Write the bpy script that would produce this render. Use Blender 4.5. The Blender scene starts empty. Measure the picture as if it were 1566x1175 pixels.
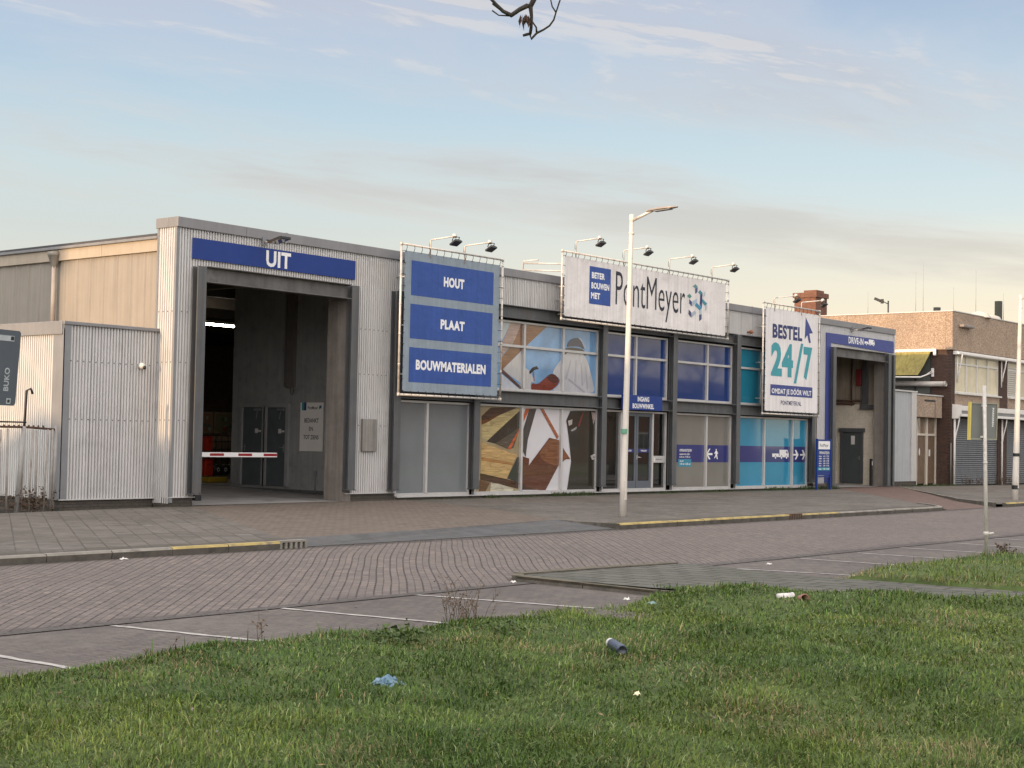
import bpy, bmesh, math, random
import numpy as np
from mathutils import Vector, Matrix, noise as mnoise
from mathutils.geometry import tessellate_polygon

# ------------------------------------------------------------------ camera, world, sun, exposure
SC = bpy.context.scene
COL = SC.collection
R = math.radians
CAM = Vector((-20.672, -26.2, 1.68))
YAW, PITCH, ROLL = R(50.8624), R(2.0914), R(1.1321)
fw = Vector((math.sin(YAW)*math.cos(PITCH), math.cos(YAW)*math.cos(PITCH), math.sin(PITCH)))
rt0 = fw.cross(Vector((0, 0, 1))).normalized(); up0 = rt0.cross(fw)
rt = math.cos(ROLL)*rt0 + math.sin(ROLL)*up0
up = -math.sin(ROLL)*rt0 + math.cos(ROLL)*up0
cd = bpy.data.cameras.new('camera'); cam = bpy.data.objects.new('camera', cd); COL.objects.link(cam)
cam.matrix_world = Matrix(((rt.x, up.x, -fw.x, CAM.x), (rt.y, up.y, -fw.y, CAM.y), (rt.z, up.z, -fw.z, CAM.z), (0, 0, 0, 1)))
cd.sensor_width = 36; cd.lens = 2322.56/1566*36; cd.clip_start = .1; cd.clip_end = 3000
SC.camera = cam
SC.view_settings.view_transform = 'Standard'; SC.view_settings.look = 'None'
SC.view_settings.exposure = 0.12; SC.view_settings.gamma = 1.0
SC.cycles.max_bounces = 6; SC.cycles.diffuse_bounces = 3; SC.cycles.glossy_bounces = 3
SC.cycles.transparent_max_bounces = 8; SC.cycles.caustics_reflective = False; SC.cycles.caustics_refractive = False
SC.cycles.use_denoising = True

SUN_EL, SUN_AZ = R(4.0), R(1.2)        # low sun on the far left, a touch behind the shop front's plane
sd = bpy.data.lights.new('sun', 'SUN'); sun = bpy.data.objects.new('sun', sd); COL.objects.link(sun)
sd.energy = 3.9; sd.angle = R(.6); sd.color = (1.0, .67, .38)
ldir = Vector((math.cos(SUN_EL)*math.cos(SUN_AZ), -math.cos(SUN_EL)*math.sin(SUN_AZ), -math.sin(SUN_EL)))
sun.rotation_euler = ldir.to_track_quat('-Z', 'Y').to_euler()

def lin(c):
    return tuple(((v/255)/12.92 if v/255 <= .04045 else ((v/255+.055)/1.055)**2.4) for v in c)

class NT:
    """tiny node-tree helper"""
    def __init__(s, tree):
        s.t = tree; s.n = tree.nodes; s.l = tree.links
    def node(s, typ, ins=None, **kw):
        n = s.n.new(typ)
        for k, v in kw.items(): setattr(n, k, v)
        for k, v in (ins or {}).items():
            sock = n.inputs[k]
            if isinstance(v, bpy.types.NodeSocket): s.l.new(v, sock)
            elif hasattr(sock.default_value, '__len__') and not hasattr(v, '__len__'): sock.default_value = [v]*len(sock.default_value)
            elif hasattr(sock.default_value, '__len__') and len(sock.default_value) == 4 and len(v) == 3: sock.default_value = (*v, 1)
            else: sock.default_value = v
        return n
    def math(s, op, a, b=0.0, c=None, clamp=False):
        ins = {0: a, 1: b}
        if c is not None: ins[2] = c
        return s.node('ShaderNodeMath', ins, operation=op, use_clamp=clamp).outputs[0]
    def mix(s, f, a, b, blend='MIX'):
        return s.node('ShaderNodeMix', {0: f, 6: a, 7: b}, data_type='RGBA', blend_type=blend).outputs[2]
    def ramp(s, f, stops, interp='LINEAR'):
        n = s.node('ShaderNodeValToRGB', {0: f}); cr = n.color_ramp; cr.interpolation = interp
        while len(cr.elements) < len(stops): cr.elements.new(.5)
        for e, (p, c) in zip(cr.elements, stops):
            e.position = p; e.color = (*c, 1) if len(c) == 3 else c
        return n.outputs[0]
    def noise(s, vec, scale, detail=3, rough=.55, dist=0.0):
        return s.node('ShaderNodeTexNoise', {'Vector': vec, 'Scale': scale, 'Detail': detail, 'Roughness': rough, 'Distortion': dist}).outputs[0]
    def rng(s, v, a, b, c=0.0, d=1.0, smooth=True):
        return s.node('ShaderNodeMapRange', {0: v, 1: a, 2: b, 3: c, 4: d}, interpolation_type='SMOOTHSTEP' if smooth else 'LINEAR').outputs[0]
    def mapping(s, vec, scale=(1, 1, 1), rot=(0, 0, 0), loc=(0, 0, 0)):
        return s.node('ShaderNodeMapping', {'Vector': vec, 'Scale': scale, 'Rotation': rot, 'Location': loc}).outputs[0]

W = bpy.data.worlds.new('World'); SC.world = W; W.use_nodes = True
w = NT(W.node_tree); w.n.clear()
gen = w.node('ShaderNodeTexCoord').outputs['Generated']
sky = w.node('ShaderNodeTexSky', sky_type='NISHITA', sun_disc=False, sun_elevation=SUN_EL, sun_rotation=R(-90)-SUN_AZ*-1,
             air_density=1.0, dust_density=1.2, ozone_density=1.4).outputs[0]
sx = w.node('ShaderNodeSeparateXYZ', {0: gen})
dx, dy, dz = sx.outputs[0], sx.outputs[1], sx.outputs[2]
zc = w.math('MAXIMUM', dz, .012)
# evening gradient of the side away from the sun: cream at the horizon, pale blue above
grad = w.ramp(dz, [(0.0, lin((250, 231, 194))), (.08, lin((245, 230, 202))), (.12, lin((230, 226, 210))), (.15, lin((206, 218, 219))), (.20, lin((188, 208, 219))), (.28, lin((164, 181, 203))), (1.0, lin((120, 160, 205)))])
gradL = w.ramp(dz, [(0.0, lin((232, 222, 202))), (.09, lin((212, 211, 201))), (.13, lin((202, 208, 205))), (.17, lin((194, 210, 214))), (.21, lin((180, 201, 214))), (.28, lin((156, 180, 209))), (1.0, lin((120, 160, 205)))])
azm = w.rng(w.math('SUBTRACT', dx, dy), -.25, .75)
clear = w.mix(azm, gradL, grad)
# stretched stratocumulus: direction projected on a flat layer, streaks run along world X
px_ = w.math('DIVIDE', dx, zc); py_ = w.math('DIVIDE', dy, zc)
ang = R(8)
u = w.math('ADD', w.math('MULTIPLY', px_, math.cos(ang)), w.math('MULTIPLY', py_, -math.sin(ang)))
v = w.math('ADD', w.math('MULTIPLY', px_, math.sin(ang)), w.math('MULTIPLY', py_, math.cos(ang)))
uv = w.node('ShaderNodeCombineXYZ', {0: w.math('MULTIPLY', u, .34), 1: w.math('MULTIPLY', v, .72), 2: 3.7}).outputs[0]
n1 = w.noise(uv, .75, 10, .60, .5)
n2 = w.noise(w.mapping(uv, loc=(4.3, 9.1, 0)), 2.1, 9, .62, .4)
cl = w.math('ADD', w.math('MULTIPLY', n1, .62), w.math('MULTIPLY', n2, .38))
vb = w.math('ADD', w.math('ADD', v, w.math('MULTIPLY', u, .2)), w.math('MULTIPLY', w.math('SUBTRACT', n1, .5), 1.6))
def band(c, hw, amt):
    return w.math('MULTIPLY', w.rng(w.math('ABSOLUTE', w.math('SUBTRACT', vb, c)), 0.0, hw, 1.0, 0.0), amt)
bands = w.math('ADD', w.math('ADD', band(5.75, 1.35, .13), band(3.1, 1.2, .18)), band(1.5, .9, .08))
dens = w.math('ADD', cl, bands)
mask = w.math('MULTIPLY', w.rng(dens, .48, .72), w.rng(dz, .05, .12, .2, 1.0))
thick = w.rng(dens, .54, .78)
ccol = w.ramp(dz, [(0.0, lin((238, 222, 198))), (.10, lin((218, 211, 199))), (.17, lin((204, 203, 201))), (.25, lin((200, 202, 211))), (.6, lin((205, 205, 210)))])
cdark = w.ramp(dz, [(0.0, lin((230, 216, 196))), (.12, lin((203, 198, 189))), (.19, lin((184, 184, 186))), (.25, lin((180, 184, 196))), (.6, lin((190, 190, 198)))])
cloud = w.mix(thick, ccol, cdark)
skyc = w.mix(w.math('MULTIPLY', mask, .8), clear, cloud)
# sunlit upper rims of the higher clouds
n3 = w.noise(w.mapping(uv, loc=(4.3, 9.16, 0)), 2.1, 9, .62, .4)
rim = w.math('MULTIPLY', w.rng(w.math('SUBTRACT', n2, n3), .01, .07), w.rng(dens, .55, .66))
skyc = w.mix(w.math('MULTIPLY', w.math('MULTIPLY', rim, w.rng(dz, .17, .25)), .3), skyc, lin((234, 224, 212)))
# overhead and behind the photographer (the sunset side) the cloud deck is bright and warm
back = w.math('ADD', w.math('MULTIPLY', dx, -.62), w.math('MULTIPLY', dy, -.78))
hid = w.math('MAXIMUM', w.rng(dz, .34, .62), w.rng(back, .0, .5))
glow = w.math('ADD', 1.0, w.rng(w.math('MULTIPLY', dx, -1.0), .1, 1.0, 0, .7))
deck = w.ramp(cl, [(.38, (1.0, .92, .885)), (.65, (1.0, .965, .935))])
deck = w.node('ShaderNodeVectorMath', {0: deck, 3: w.math('MULTIPLY', glow, 1.42)}, operation='SCALE').outputs[0]
skyc = w.mix(hid, skyc, deck)
skyc = w.node('ShaderNodeVectorMath', {0: skyc, 3: 10.3}, operation='SCALE').outputs[0]
tot = w.mix(.10, skyc, sky)
bg = w.node('ShaderNodeBackground', {'Color': tot, 'Strength': .11})
wo = w.node('ShaderNodeOutputWorld'); w.l.new(bg.outputs[0], wo.inputs[0])

# ------------------------------------------------------------------ materials
MATS = {}
def pbr(name, col, rough=.6, metal=0.0, var=.12, vscale=3.0, streak=0.0, bump=0.0, bscale=60.0, bdist=.01, spec=.5, coat=0.0, dirt=None, dirt_amt=0.0, dirt_scale=1.2, emit=None):
    """procedural painted / metal / concrete surface: colour variation, vertical rain streaks, stains, fine bump"""
    if name in MATS: return MATS[name]
    m = bpy.data.materials.new(name); m.use_nodes = True; t = NT(m.node_tree); t.n.clear()
    tc = t.node('ShaderNodeTexCoord').outputs['Object']
    c = col
    f = t.noise(tc, vscale, 5, .6)
    f = t.rng(f, .3, .7, 1-var, 1+var, False)
    cc = t.node('ShaderNodeVectorMath', {0: c, 3: f}, operation='SCALE').outputs[0]
    if streak:
        s = t.noise(t.mapping(tc, (9, 9, .35)), 1.0, 4, .65)
        s = t.rng(s, .35, .7, 1+streak*.4, 1-streak, False)
        cc = t.node('ShaderNodeVectorMath', {0: cc, 3: s}, operation='SCALE').outputs[0]
    if dirt:
        d = t.rng(t.noise(t.mapping(tc, loc=(3, 7, 1)), dirt_scale, 8, .68), .5, .72, 0, dirt_amt)
        cc = t.mix(d, cc, dirt)
    rg = t.rng(t.noise(tc, vscale*2.3, 3), .3, .7, max(.02, rough*.85), min(1, rough*1.15), False)
    ins = {'Base Color': cc, 'Roughness': rg, 'Metallic': metal, 'Specular IOR Level': spec, 'Coat Weight': coat}
    if bump:
        h = t.noise(tc, bscale, 4, .6)
        ins['Normal'] = t.node('ShaderNodeBump', {'Height': h, 'Strength': bump, 'Distance': bdist}).outputs[0]
    if emit: ins['Emission Color'] = emit[0]; ins['Emission Strength'] = emit[1]
    b = t.node('ShaderNodeBsdfPrincipled', ins)
    o = t.node('ShaderNodeOutputMaterial'); t.l.new(b.outputs[0], o.inputs[0])
    MATS[name] = m; return m

def bricks(name, c1, c2, mortar, bw, bh, rot=(0, 0, 0), gap=.012, rough=.85, bump=.5, stain=.35, stain_col=None, offset=.5, vcol=.25, extra=None, warp=0.0, fade=0.0):
    if name in MATS: return MATS[name]
    m = bpy.data.materials.new(name); m.use_nodes = True; t = NT(m.node_tree); t.n.clear()
    tc = t.node('ShaderNodeTexCoord').outputs['Object']
    src = tc
    if warp:
        wn = t.node('ShaderNodeTexNoise', {'Vector': tc, 'Scale': .22, 'Detail': .8}).outputs['Color']
        wn = t.node('ShaderNodeVectorMath', {0: wn, 1: (.5, .5, .5)}, operation='SUBTRACT').outputs[0]
        wn = t.node('ShaderNodeVectorMath', {0: wn, 3: warp}, operation='SCALE').outputs[0]
        src = t.node('ShaderNodeVectorMath', {0: tc, 1: wn}, operation='ADD').outputs[0]
    mp = t.mapping(src, rot=rot)
    br = t.node('ShaderNodeTexBrick', {'Vector': mp, 'Color1': c1, 'Color2': c2, 'Mortar': mortar, 'Scale': 1.0, 'Mortar Size': gap, 'Mortar Smooth': .3, 'Bias': 0.0, 'Brick Width': bw, 'Row Height': bh}, offset=offset)
    cc = br.outputs[0]
    if fade:      # worn stretches where the joints are filled and hardly show
        fm = t.rng(t.noise(t.mapping(tc, loc=(31, 5, 0)), .8, 4, .6), .42, .62, 0, fade)
        avg = tuple((a+b)/2 for a, b in zip(c1, c2))
        cc = t.mix(fm, cc, avg)
    f = t.rng(t.noise(tc, 6.0, 6, .7), .3, .7, 1-vcol, 1+vcol, False)
    cc = t.node('ShaderNodeVectorMath', {0: cc, 3: f}, operation='SCALE').outputs[0]
    big = t.rng(t.noise(t.mapping(tc, loc=(11, 4, 2)), .5, 6, .62), .38, .66, 0, stain)
    cc = t.mix(big, cc, stain_col or tuple(x*.55 for x in c1))
    g = t.rng(t.noise(tc, 90.0, 2, .6), .3, .7, .82, 1.18, False)
    cc = t.node('ShaderNodeVectorMath', {0: cc, 3: g}, operation='SCALE').outputs[0]
    if extra: cc = extra(t, tc, src, cc)
    hh = t.math('ADD', t.math('MULTIPLY', br.outputs[1], -1.0), t.math('MULTIPLY', t.noise(tc, 45.0, 4), .5))
    bp = t.node('ShaderNodeBump', {'Height': hh, 'Strength': bump, 'Distance': .008}).outputs[0]
    b = t.node('ShaderNodeBsdfPrincipled', {'Base Color': cc, 'Roughness': rough, 'Normal': bp, 'Specular IOR Level': .3})
    o = t.node('ShaderNodeOutputMaterial'); t.l.new(b.outputs[0], o.inputs[0])
    MATS[name] = m; return m

K = 1.3
def ink(c, rough=.45, spec=.4, var=.05, name=None, streak=.0, **kw):
    """printed or painted colour, given as it reads in the shade of the photograph"""
    n = name or 'print_%d_%d_%d' % tuple(c)
    return pbr(n, tuple(min(.85, x*K) for x in lin(c)), rough, 0, var, 2.0, streak, spec=spec, **kw)
def film(c, name, var=.06):
    return pbr(name, tuple(min(.8, x*1.05) for x in lin(c)), .05, 0, var, 1.2, 0, spec=.7, coat=.25)

M_sheet = pbr('corrugated_aluminium', (.62, .615, .61), .45, .12, .05, 1.5, .10, dirt=(.33, .31, .29), dirt_amt=.35)
M_sheet_plain = pbr('ribbed_panel_grey', (.50, .50, .51), .5, .1, .06, 1.5, .12)
M_trim = pbr('grey_flashing', (.25, .255, .27), .5, .2, .08, 2, .10)
M_cap = pbr('parapet_flashing', (.25, .25, .26), .5, .15, .09, 1.2, .08)
M_steel = pbr('grey_painted_steel', (.105, .11, .115), .5, .1, .12, 2.5, .22, dirt=(.13, .10, .08), dirt_amt=.35, bump=.15)
M_steelwear = pbr('worn_grey_steel', (.125, .122, .12), .55, .1, .3, 2.0, .2, dirt=(.26, .25, .24), dirt_amt=.7, dirt_scale=.9)
M_alu = pbr('window_frame_aluminium', (.56, .55, .54), .42, .25, .06, 3, .08)
M_pipe = pbr('galvanised_tube', (.62, .59, .55), .45, .35, .15, 8, 0, dirt=(.25, .17, .12), dirt_amt=.5, dirt_scale=6)
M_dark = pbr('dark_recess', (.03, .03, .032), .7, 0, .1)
M_black = pbr('black_plastic', (.018, .018, .02), .45, 0, .1)
M_concrete = pbr('weathered_concrete', (.195, .175, .155), .85, 0, .15, 3, .25, bump=.5, bscale=40, dirt=(.14, .12, .10), dirt_amt=.5)
M_white = pbr('white_paint', (.72, .70, .67), .45, 0, .06, 4, .06)
M_cream = pbr('cream_mast_paint', (.66, .62, .56), .45, 0, .08, 3, .10, dirt=(.42, .38, .32), dirt_amt=.3)
M_asph = pbr('asphalt_patch', (.085, .085, .088), .85, 0, .22, 2.2, 0, bump=.6, bscale=120, dirt=(.12, .11, .10), dirt_amt=.6)
M_tar = pbr('roofing_felt', (.07, .07, .075), .9, 0, .2)
M_rust = pbr('rusty_iron', (.10, .055, .035), .8, .2, .3, 9)
M_wood_d = pbr('brown_stained_wood', (.15, .10, .065), .6, 0, .2, 4, .25)

M_brickdark = bricks('dark_plinth_brick', (.105, .085, .075), (.085, .07, .065), (.06, .055, .05), .21, .065, (R(90), 0, 0), stain=.5, stain_col=(.05, .055, .035))
def brick_wall(name, c1, c2, mo, side=False, **k):
    return bricks(name, c1, c2, mo, .21, .0625, (R(90), R(90) if side else 0, 0), **k)

# ------------------------------------------------------------------ mesh building
class MB:
    def __init__(s): s.v = []; s.f = []; s.m = []; s.sm = []
    def add(s, vs, fs, mi=0, smooth=False):
        b = len(s.v); s.v += [tuple(p) for p in vs]
        for f in fs: s.f.append(tuple(b+i for i in f)); s.m.append(mi); s.sm.append(smooth)
    def box(s, x0, x1, y0, y1, z0, z1, mi=0):
        s.add([(x0, y0, z0), (x1, y0, z0), (x1, y1, z0), (x0, y1, z0), (x0, y0, z1), (x1, y0, z1), (x1, y1, z1), (x0, y1, z1)],
              [(0, 3, 2, 1), (4, 5, 6, 7), (0, 1, 5, 4), (1, 2, 6, 5), (2, 3, 7, 6), (3, 0, 4, 7)], mi); return s
    def bbox(s, x0, x1, y0, y1, z0, z1, b=.01, mi=0):
        """box with chamfered edges"""
        bm = bmesh.new(); bmesh.ops.create_cube(bm, size=1)
        for q in bm.verts: q.co = Vector((x0+(q.co.x+.5)*(x1-x0), y0+(q.co.y+.5)*(y1-y0), z0+(q.co.z+.5)*(z1-z0)))
        bmesh.ops.bevel(bm, geom=bm.edges[:], offset=b, segments=2, affect='EDGES', profile=.5)
        bm.verts.index_update(); s.add([q.co for q in bm.verts], [[q.index for q in f.verts] for f in bm.faces], mi); bm.free(); return s
    def obox(s, c, ax, hx, hy, hz, mi=0):
        """oriented box: centre, three axes, half sizes"""
        c = Vector(c); X, Y, Z = [Vector(a) for a in ax]
        vs = [c+X*hx*i+Y*hy*j+Z*hz*k for k in (-1, 1) for j in (-1, 1) for i in (-1, 1)]
        s.add(vs, [(0, 2, 3, 1), (4, 5, 7, 6), (0, 1, 5, 4), (1, 3, 7, 5), (3, 2, 6, 7), (2, 0, 4, 6)], mi); return s
    def tube(s, pts, r, n=8, mi=0, caps=True):
        pts = [Vector(p) for p in pts]; k = len(pts)
        rr = r if hasattr(r, '__len__') else [r]*k
        b = len(s.v); prev = None
        for i, p in enumerate(pts):
            d = (pts[min(i+1, k-1)]-pts[max(i-1, 0)]).normalized()
            if prev is None:
                a = d.orthogonal().normalized()
            else:
                a = prev-d*prev.dot(d)
                a = a.normalized() if a.length > 1e-6 else d.orthogonal().normalized()
            prev = a; c = d.cross(a)
            for j in range(n):
                t = 2*math.pi*j/n; s.v.append(tuple(p+a*math.cos(t)*rr[i]+c*math.sin(t)*rr[i]))
        for i in range(k-1):
            for j in range(n):
                s.f.append((b+i*n+j, b+i*n+(j+1) % n, b+(i+1)*n+(j+1) % n, b+(i+1)*n+j)); s.m.append(mi); s.sm.append(True)
        if caps:
            s.f.append(tuple(b+j for j in reversed(range(n)))); s.m.append(mi); s.sm.append(False)
            s.f.append(tuple(b+(k-1)*n+j for j in range(n))); s.m.append(mi); s.sm.append(False)
        return s
    def lathe(s, c, prof, n=16, mi=0, axis=None):
        """profile (radius, height) turned about axis through c"""
        c = Vector(c); Z = Vector(axis or (0, 0, 1)).normalized(); X = Z.orthogonal().normalized(); Y = Z.cross(X); b = len(s.v)
        for r, h in prof:
            for j in range(n):
                t = 2*math.pi*j/n; s.v.append(tuple(c+X*r*math.cos(t)+Y*r*math.sin(t)+Z*h))
        for i in range(len(prof)-1):
            for j in range(n):
                s.f.append((b+i*n+j, b+i*n+(j+1) % n, b+(i+1)*n+(j+1) % n, b+(i+1)*n+j)); s.m.append(mi); s.sm.append(True)
        return s
    def quad(s, a, b, c, d, mi=0): s.add([a, b, c, d], [(0, 1, 2, 3)], mi); return s
    def poly(s, pts, mi=0):
        tri = tessellate_polygon([[Vector(p) for p in pts]])
        n = Vector((0, 0, 0))
        for i in range(len(pts)): n += Vector(pts[i]).cross(Vector(pts[(i+1) % len(pts)]))
        fs = []
        for t in tri:
            a, b, c = [Vector(pts[i]) for i in t]
            fs.append(t if (b-a).cross(c-a).dot(n) > 0 else t[::-1])
        s.add(pts, fs, mi); return s
    def prism(s, pts, d, mi=0):
        """closed solid: polygon pts (3D) pushed along vector d"""
        d = Vector(d); k = len(pts); P = [Vector(p) for p in pts]; Q = [p+d for p in P]
        s.poly(P, mi); s.poly(Q, mi)
        s.add(P+Q, [(i, (i+1) % k, k+(i+1) % k, k+i) for i in range(k)], mi); return s
    def prof(s, a0, a1, p, dpt):
        """box-profile sheet: broad ribs with narrow deep troughs"""
        out = []; k = math.floor(a0/p)
        while k*p < a1:
            b = k*p
            for f, d in ((0, 0), (.50, 0), (.60, dpt), (.90, dpt)): out.append((b+f*p, d))
            k += 1
        return [(q, d) for q, d in out if a0 < q < a1]
    def corr_x(s, x0, x1, z0, z1, y, mi=0, p=.076, a=.038, seg=0):
        pr = [(x0, 0)]+s.prof(x0, x1, p, a)+[(x1, 0)]; b = len(s.v)
        for x, d in pr: s.v += [(x, y+d, z0), (x, y+d, z1)]
        for i in range(len(pr)-1): s.f.append((b+2*i, b+2*i+2, b+2*i+3, b+2*i+1)); s.m.append(mi); s.sm.append(False)
        return s
    def corr_y(s, y0, y1, z0, z1, x, mi=0, p=.076, a=.038, seg=0):
        pr = [(y0, 0)]+s.prof(y0, y1, p, a)+[(y1, 0)]; b = len(s.v)
        for y, d in pr: s.v += [(x+d, y, z0), (x+d, y, z1)]
        for i in range(len(pr)-1): s.f.append((b+2*i+2, b+2*i, b+2*i+1, b+2*i+3)); s.m.append(mi); s.sm.append(False)
        return s
    def build(s, name, mats, parent=None, local=False):
        me = bpy.data.meshes.new(name)
        vs = s.v
        if parent is not None and not local:
            o = world_loc(parent); vs = [(p[0]-o[0], p[1]-o[1], p[2]-o[2]) for p in vs]
        me.from_pydata(vs, [], s.f)
        for m in (mats if isinstance(mats, (list, tuple)) else [mats]): me.materials.append(m)
        me.polygons.foreach_set('material_index', s.m); me.polygons.foreach_set('use_smooth', s.sm); me.update()
        o = bpy.data.objects.new(name, me); COL.objects.link(o)
        if parent is not None: o.parent = parent
        return o
def world_loc(o):
    v = Vector((0, 0, 0))
    while o is not None: v += o.location; o = o.parent
    return v
def tag(o, label=None, cat=None, group=None, kind=None):
    if label: o['label'] = label
    if cat: o['category'] = cat
    if group: o['group'] = group
    if kind: o['kind'] = kind
    return o
def thing(name, loc, label, cat, group=None):
    o = bpy.data.objects.new(name, None); COL.objects.link(o); o.location = loc; o.empty_display_size = .2
    return tag(o, label, cat, group)
def struct(name, mb, mats): return tag(mb.build(name, mats), kind='structure')
def copy_tree(o, parent=None):
    c = o.copy(); COL.objects.link(c)
    if parent is not None: c.parent = parent
    for ch in list(o.children): copy_tree(ch, c)
    return c

# lettering: outlines of the built-in font fitted to a rectangle on a wall
TXT = {}
def glyphs(txt, bold, depth):
    key = (txt, bold, depth)
    if key in TXT: return TXT[key]
    cu = bpy.data.curves.new('t', 'FONT'); cu.body = txt; cu.size = 1; cu.offset = bold; cu.extrude = depth; cu.resolution_u = 3; cu.space_character = 1.0+1.6*max(0, bold)
    ob = bpy.data.objects.new('t', cu); COL.objects.link(ob)
    dg = bpy.context.evaluated_depsgraph_get(); me = bpy.data.meshes.new_from_object(ob.evaluated_get(dg))
    vs = [tuple(q.co) for q in me.vertices]; fs = [tuple(p.vertices) for p in me.polygons]
    bpy.data.objects.remove(ob); bpy.data.curves.remove(cu); bpy.data.meshes.remove(me)
    TXT[key] = (vs, fs); return TXT[key]
CAPH = None
def letter(mb, txt, o, ux, uz, w_, h_, bold=.0, mi=0, un=None, depth=0.0, full=False):
    """write txt with its lower left at o, width w_ along ux, cap height h_ along uz (full: bounding height)"""
    global CAPH
    if CAPH is None: CAPH = max(v[1] for v in glyphs('H', 0, 0)[0])
    vs, fs = glyphs(txt, bold, 0)
    x0 = min(v[0] for v in vs); x1 = max(v[0] for v in vs)
    y0 = min(v[1] for v in vs) if full else -bold; ch = (max(v[1] for v in vs)-y0) if full else CAPH+2*bold
    o = Vector(o); ux = Vector(ux); uz = Vector(uz)
    mb.add([o+ux*((v[0]-x0)/(x1-x0)*w_)+uz*((v[1]-y0)/ch*h_) for v in vs], fs, mi)
    return mb
def wletter(mb, txt, rect, y, bold=.02, mi=0, full=False):
    x0, x1, z0, z1 = rect
    return letter(mb, txt, (x0, y, z0), (1, 0, 0), (0, 0, 1), x1-x0, z1-z0, bold, mi, full=full)
random.seed(7); rng = np.random.default_rng(11)
# ------------------------------------------------------------------ ground, road, pavements
def dashes(t, tc, src, cc):
    s = t.node('ShaderNodeSeparateXYZ', {0: src})
    pc = t.math('ADD', t.math('MULTIPLY', s.outputs[0], -math.sin(R(43))), t.math('MULTIPLY', s.outputs[1], math.cos(R(43))))
    al = t.math('ADD', t.math('MULTIPLY', s.outputs[0], math.cos(R(43))), t.math('MULTIPLY', s.outputs[1], math.sin(R(43))))
    row = t.math('DIVIDE', pc, .172); fr = t.math('FRACT', row)
    seg = t.math('FRACT', t.math('ADD', t.math('DIVIDE', al, .215), t.math('MULTIPLY', t.math('FLOOR', row), .41)))
    d = t.rng(t.math('ABSOLUTE', t.math('SUBTRACT', fr, .5)), .0, .10, 1.0, 0.0)
    brk = t.rng(t.noise(t.mapping(tc, (3, 3, 1)), 1.0, 4, .75), .32, .50, 0.0, 1.0)
    brk = t.math('MULTIPLY', brk, t.rng(t.math('ABSOLUTE', t.math('SUBTRACT', seg, .5)), .30, .42, 1.0, .12))
    cc = t.mix(t.math('MULTIPLY', d, brk), cc, (.030, .025, .025))
    # silt washed up along the kerb and damp patches along the gutter
    gn = t.noise(t.mapping(tc, (.7, 2.5, 1)), 1.0, 5, .65)
    k1 = t.rng(t.math('ADD', s.outputs[1], t.math('MULTIPLY', gn, .7)), -9.45, -9.1)
    k2 = t.math('MULTIPLY', t.rng(t.math('ADD', s.outputs[1], t.math('MULTIPLY', gn, -.8)), -15.1, -15.45), t.rng(gn, .42, .6))
    cc = t.mix(t.math('MULTIPLY', k1, .75), cc, (.045, .040, .036))
    return t.mix(t.math('MULTIPLY', k2, .7), cc, (.05, .045, .044))
M_road = bricks('road_clinker', (.205, .168, .150), (.14, .12, .111), (.066, .058, .054),   .215, .086, (0, 0, R(-43)), .007, .8, .5, .35, (.115, .098, .092), vcol=.28, extra=dashes, warp=.3, fade=.45)
M_park = bricks('parking_clinker', (.17, .148, .134), (.125, .112, .104), (.078, .068, .062), .21, .07, (0, 0, 0), .009, .85, .4, .5, (.085, .075, .07), vcol=.3, warp=.05, fade=.7)
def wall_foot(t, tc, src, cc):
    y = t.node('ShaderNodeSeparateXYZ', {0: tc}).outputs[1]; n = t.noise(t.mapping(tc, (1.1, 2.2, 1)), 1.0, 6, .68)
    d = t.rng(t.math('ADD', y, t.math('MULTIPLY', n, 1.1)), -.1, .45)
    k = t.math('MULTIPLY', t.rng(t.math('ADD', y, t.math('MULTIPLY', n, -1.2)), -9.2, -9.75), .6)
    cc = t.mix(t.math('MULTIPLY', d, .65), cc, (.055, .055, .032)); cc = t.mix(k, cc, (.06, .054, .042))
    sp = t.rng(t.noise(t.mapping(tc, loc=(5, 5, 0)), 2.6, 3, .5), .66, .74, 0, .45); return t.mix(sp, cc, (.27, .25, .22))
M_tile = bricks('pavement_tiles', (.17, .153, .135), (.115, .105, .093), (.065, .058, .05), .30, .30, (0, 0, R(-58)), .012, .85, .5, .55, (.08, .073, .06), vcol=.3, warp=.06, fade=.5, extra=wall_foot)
M_drive = bricks('driveway_clinker', (.185, .15, .122), (.125, .102, .085), (.06, .052, .044), .20, .10, (0, 0, 0), .008, .85, .5, .35, (.13, .105, .085), vcol=.22, warp=.04, fade=.5)
M_apron = bricks('red_apron_clinker', (.19, .125, .10), (.13, .09, .078), (.07, .055, .05), .20, .10, (0, 0, R(60)), .009, .85, .5, .3, (.13, .09, .08), vcol=.2)
M_flag = bricks('path_flags', (.135, .132, .115), (.10, .10, .088), (.035, .035, .026), .45, .30, (0, 0, R(90)), .022, .85, .6, .5, (.09, .095, .07), vcol=.2, warp=.05)
M_kerb = pbr('concrete_kerb', (.25, .235, .205), .85, 0, .2, 4, 0, bump=.4, dirt=(.09, .08, .065), dirt_amt=.8, dirt_scale=2.5)
M_kerby = pbr('worn_yellow_kerb', (.40, .31, .115), .8, 0, .3, 4, 0, bump=.4, dirt=(.17, .145, .11), dirt_amt=1.0, dirt_scale=3.5)
M_kerbf = pbr('silted_kerb_face', (.11, .10, .085), .9, 0, .3, 5, 0, bump=.4, dirt=(.05, .045, .035), dirt_amt=.8, dirt_scale=3)
M_moss = pbr('mossy_kerb', (.12, .105, .075), .95, 0, .35, 6, 0, bump=.8, dirt=(.075, .085, .03), dirt_amt=.9, dirt_scale=3)
M_line = pbr('worn_white_marking', (.43, .41, .39), .7, 0, .2, 8, 0, dirt=(.19, .165, .155), dirt_amt=.9, dirt_scale=5)
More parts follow.
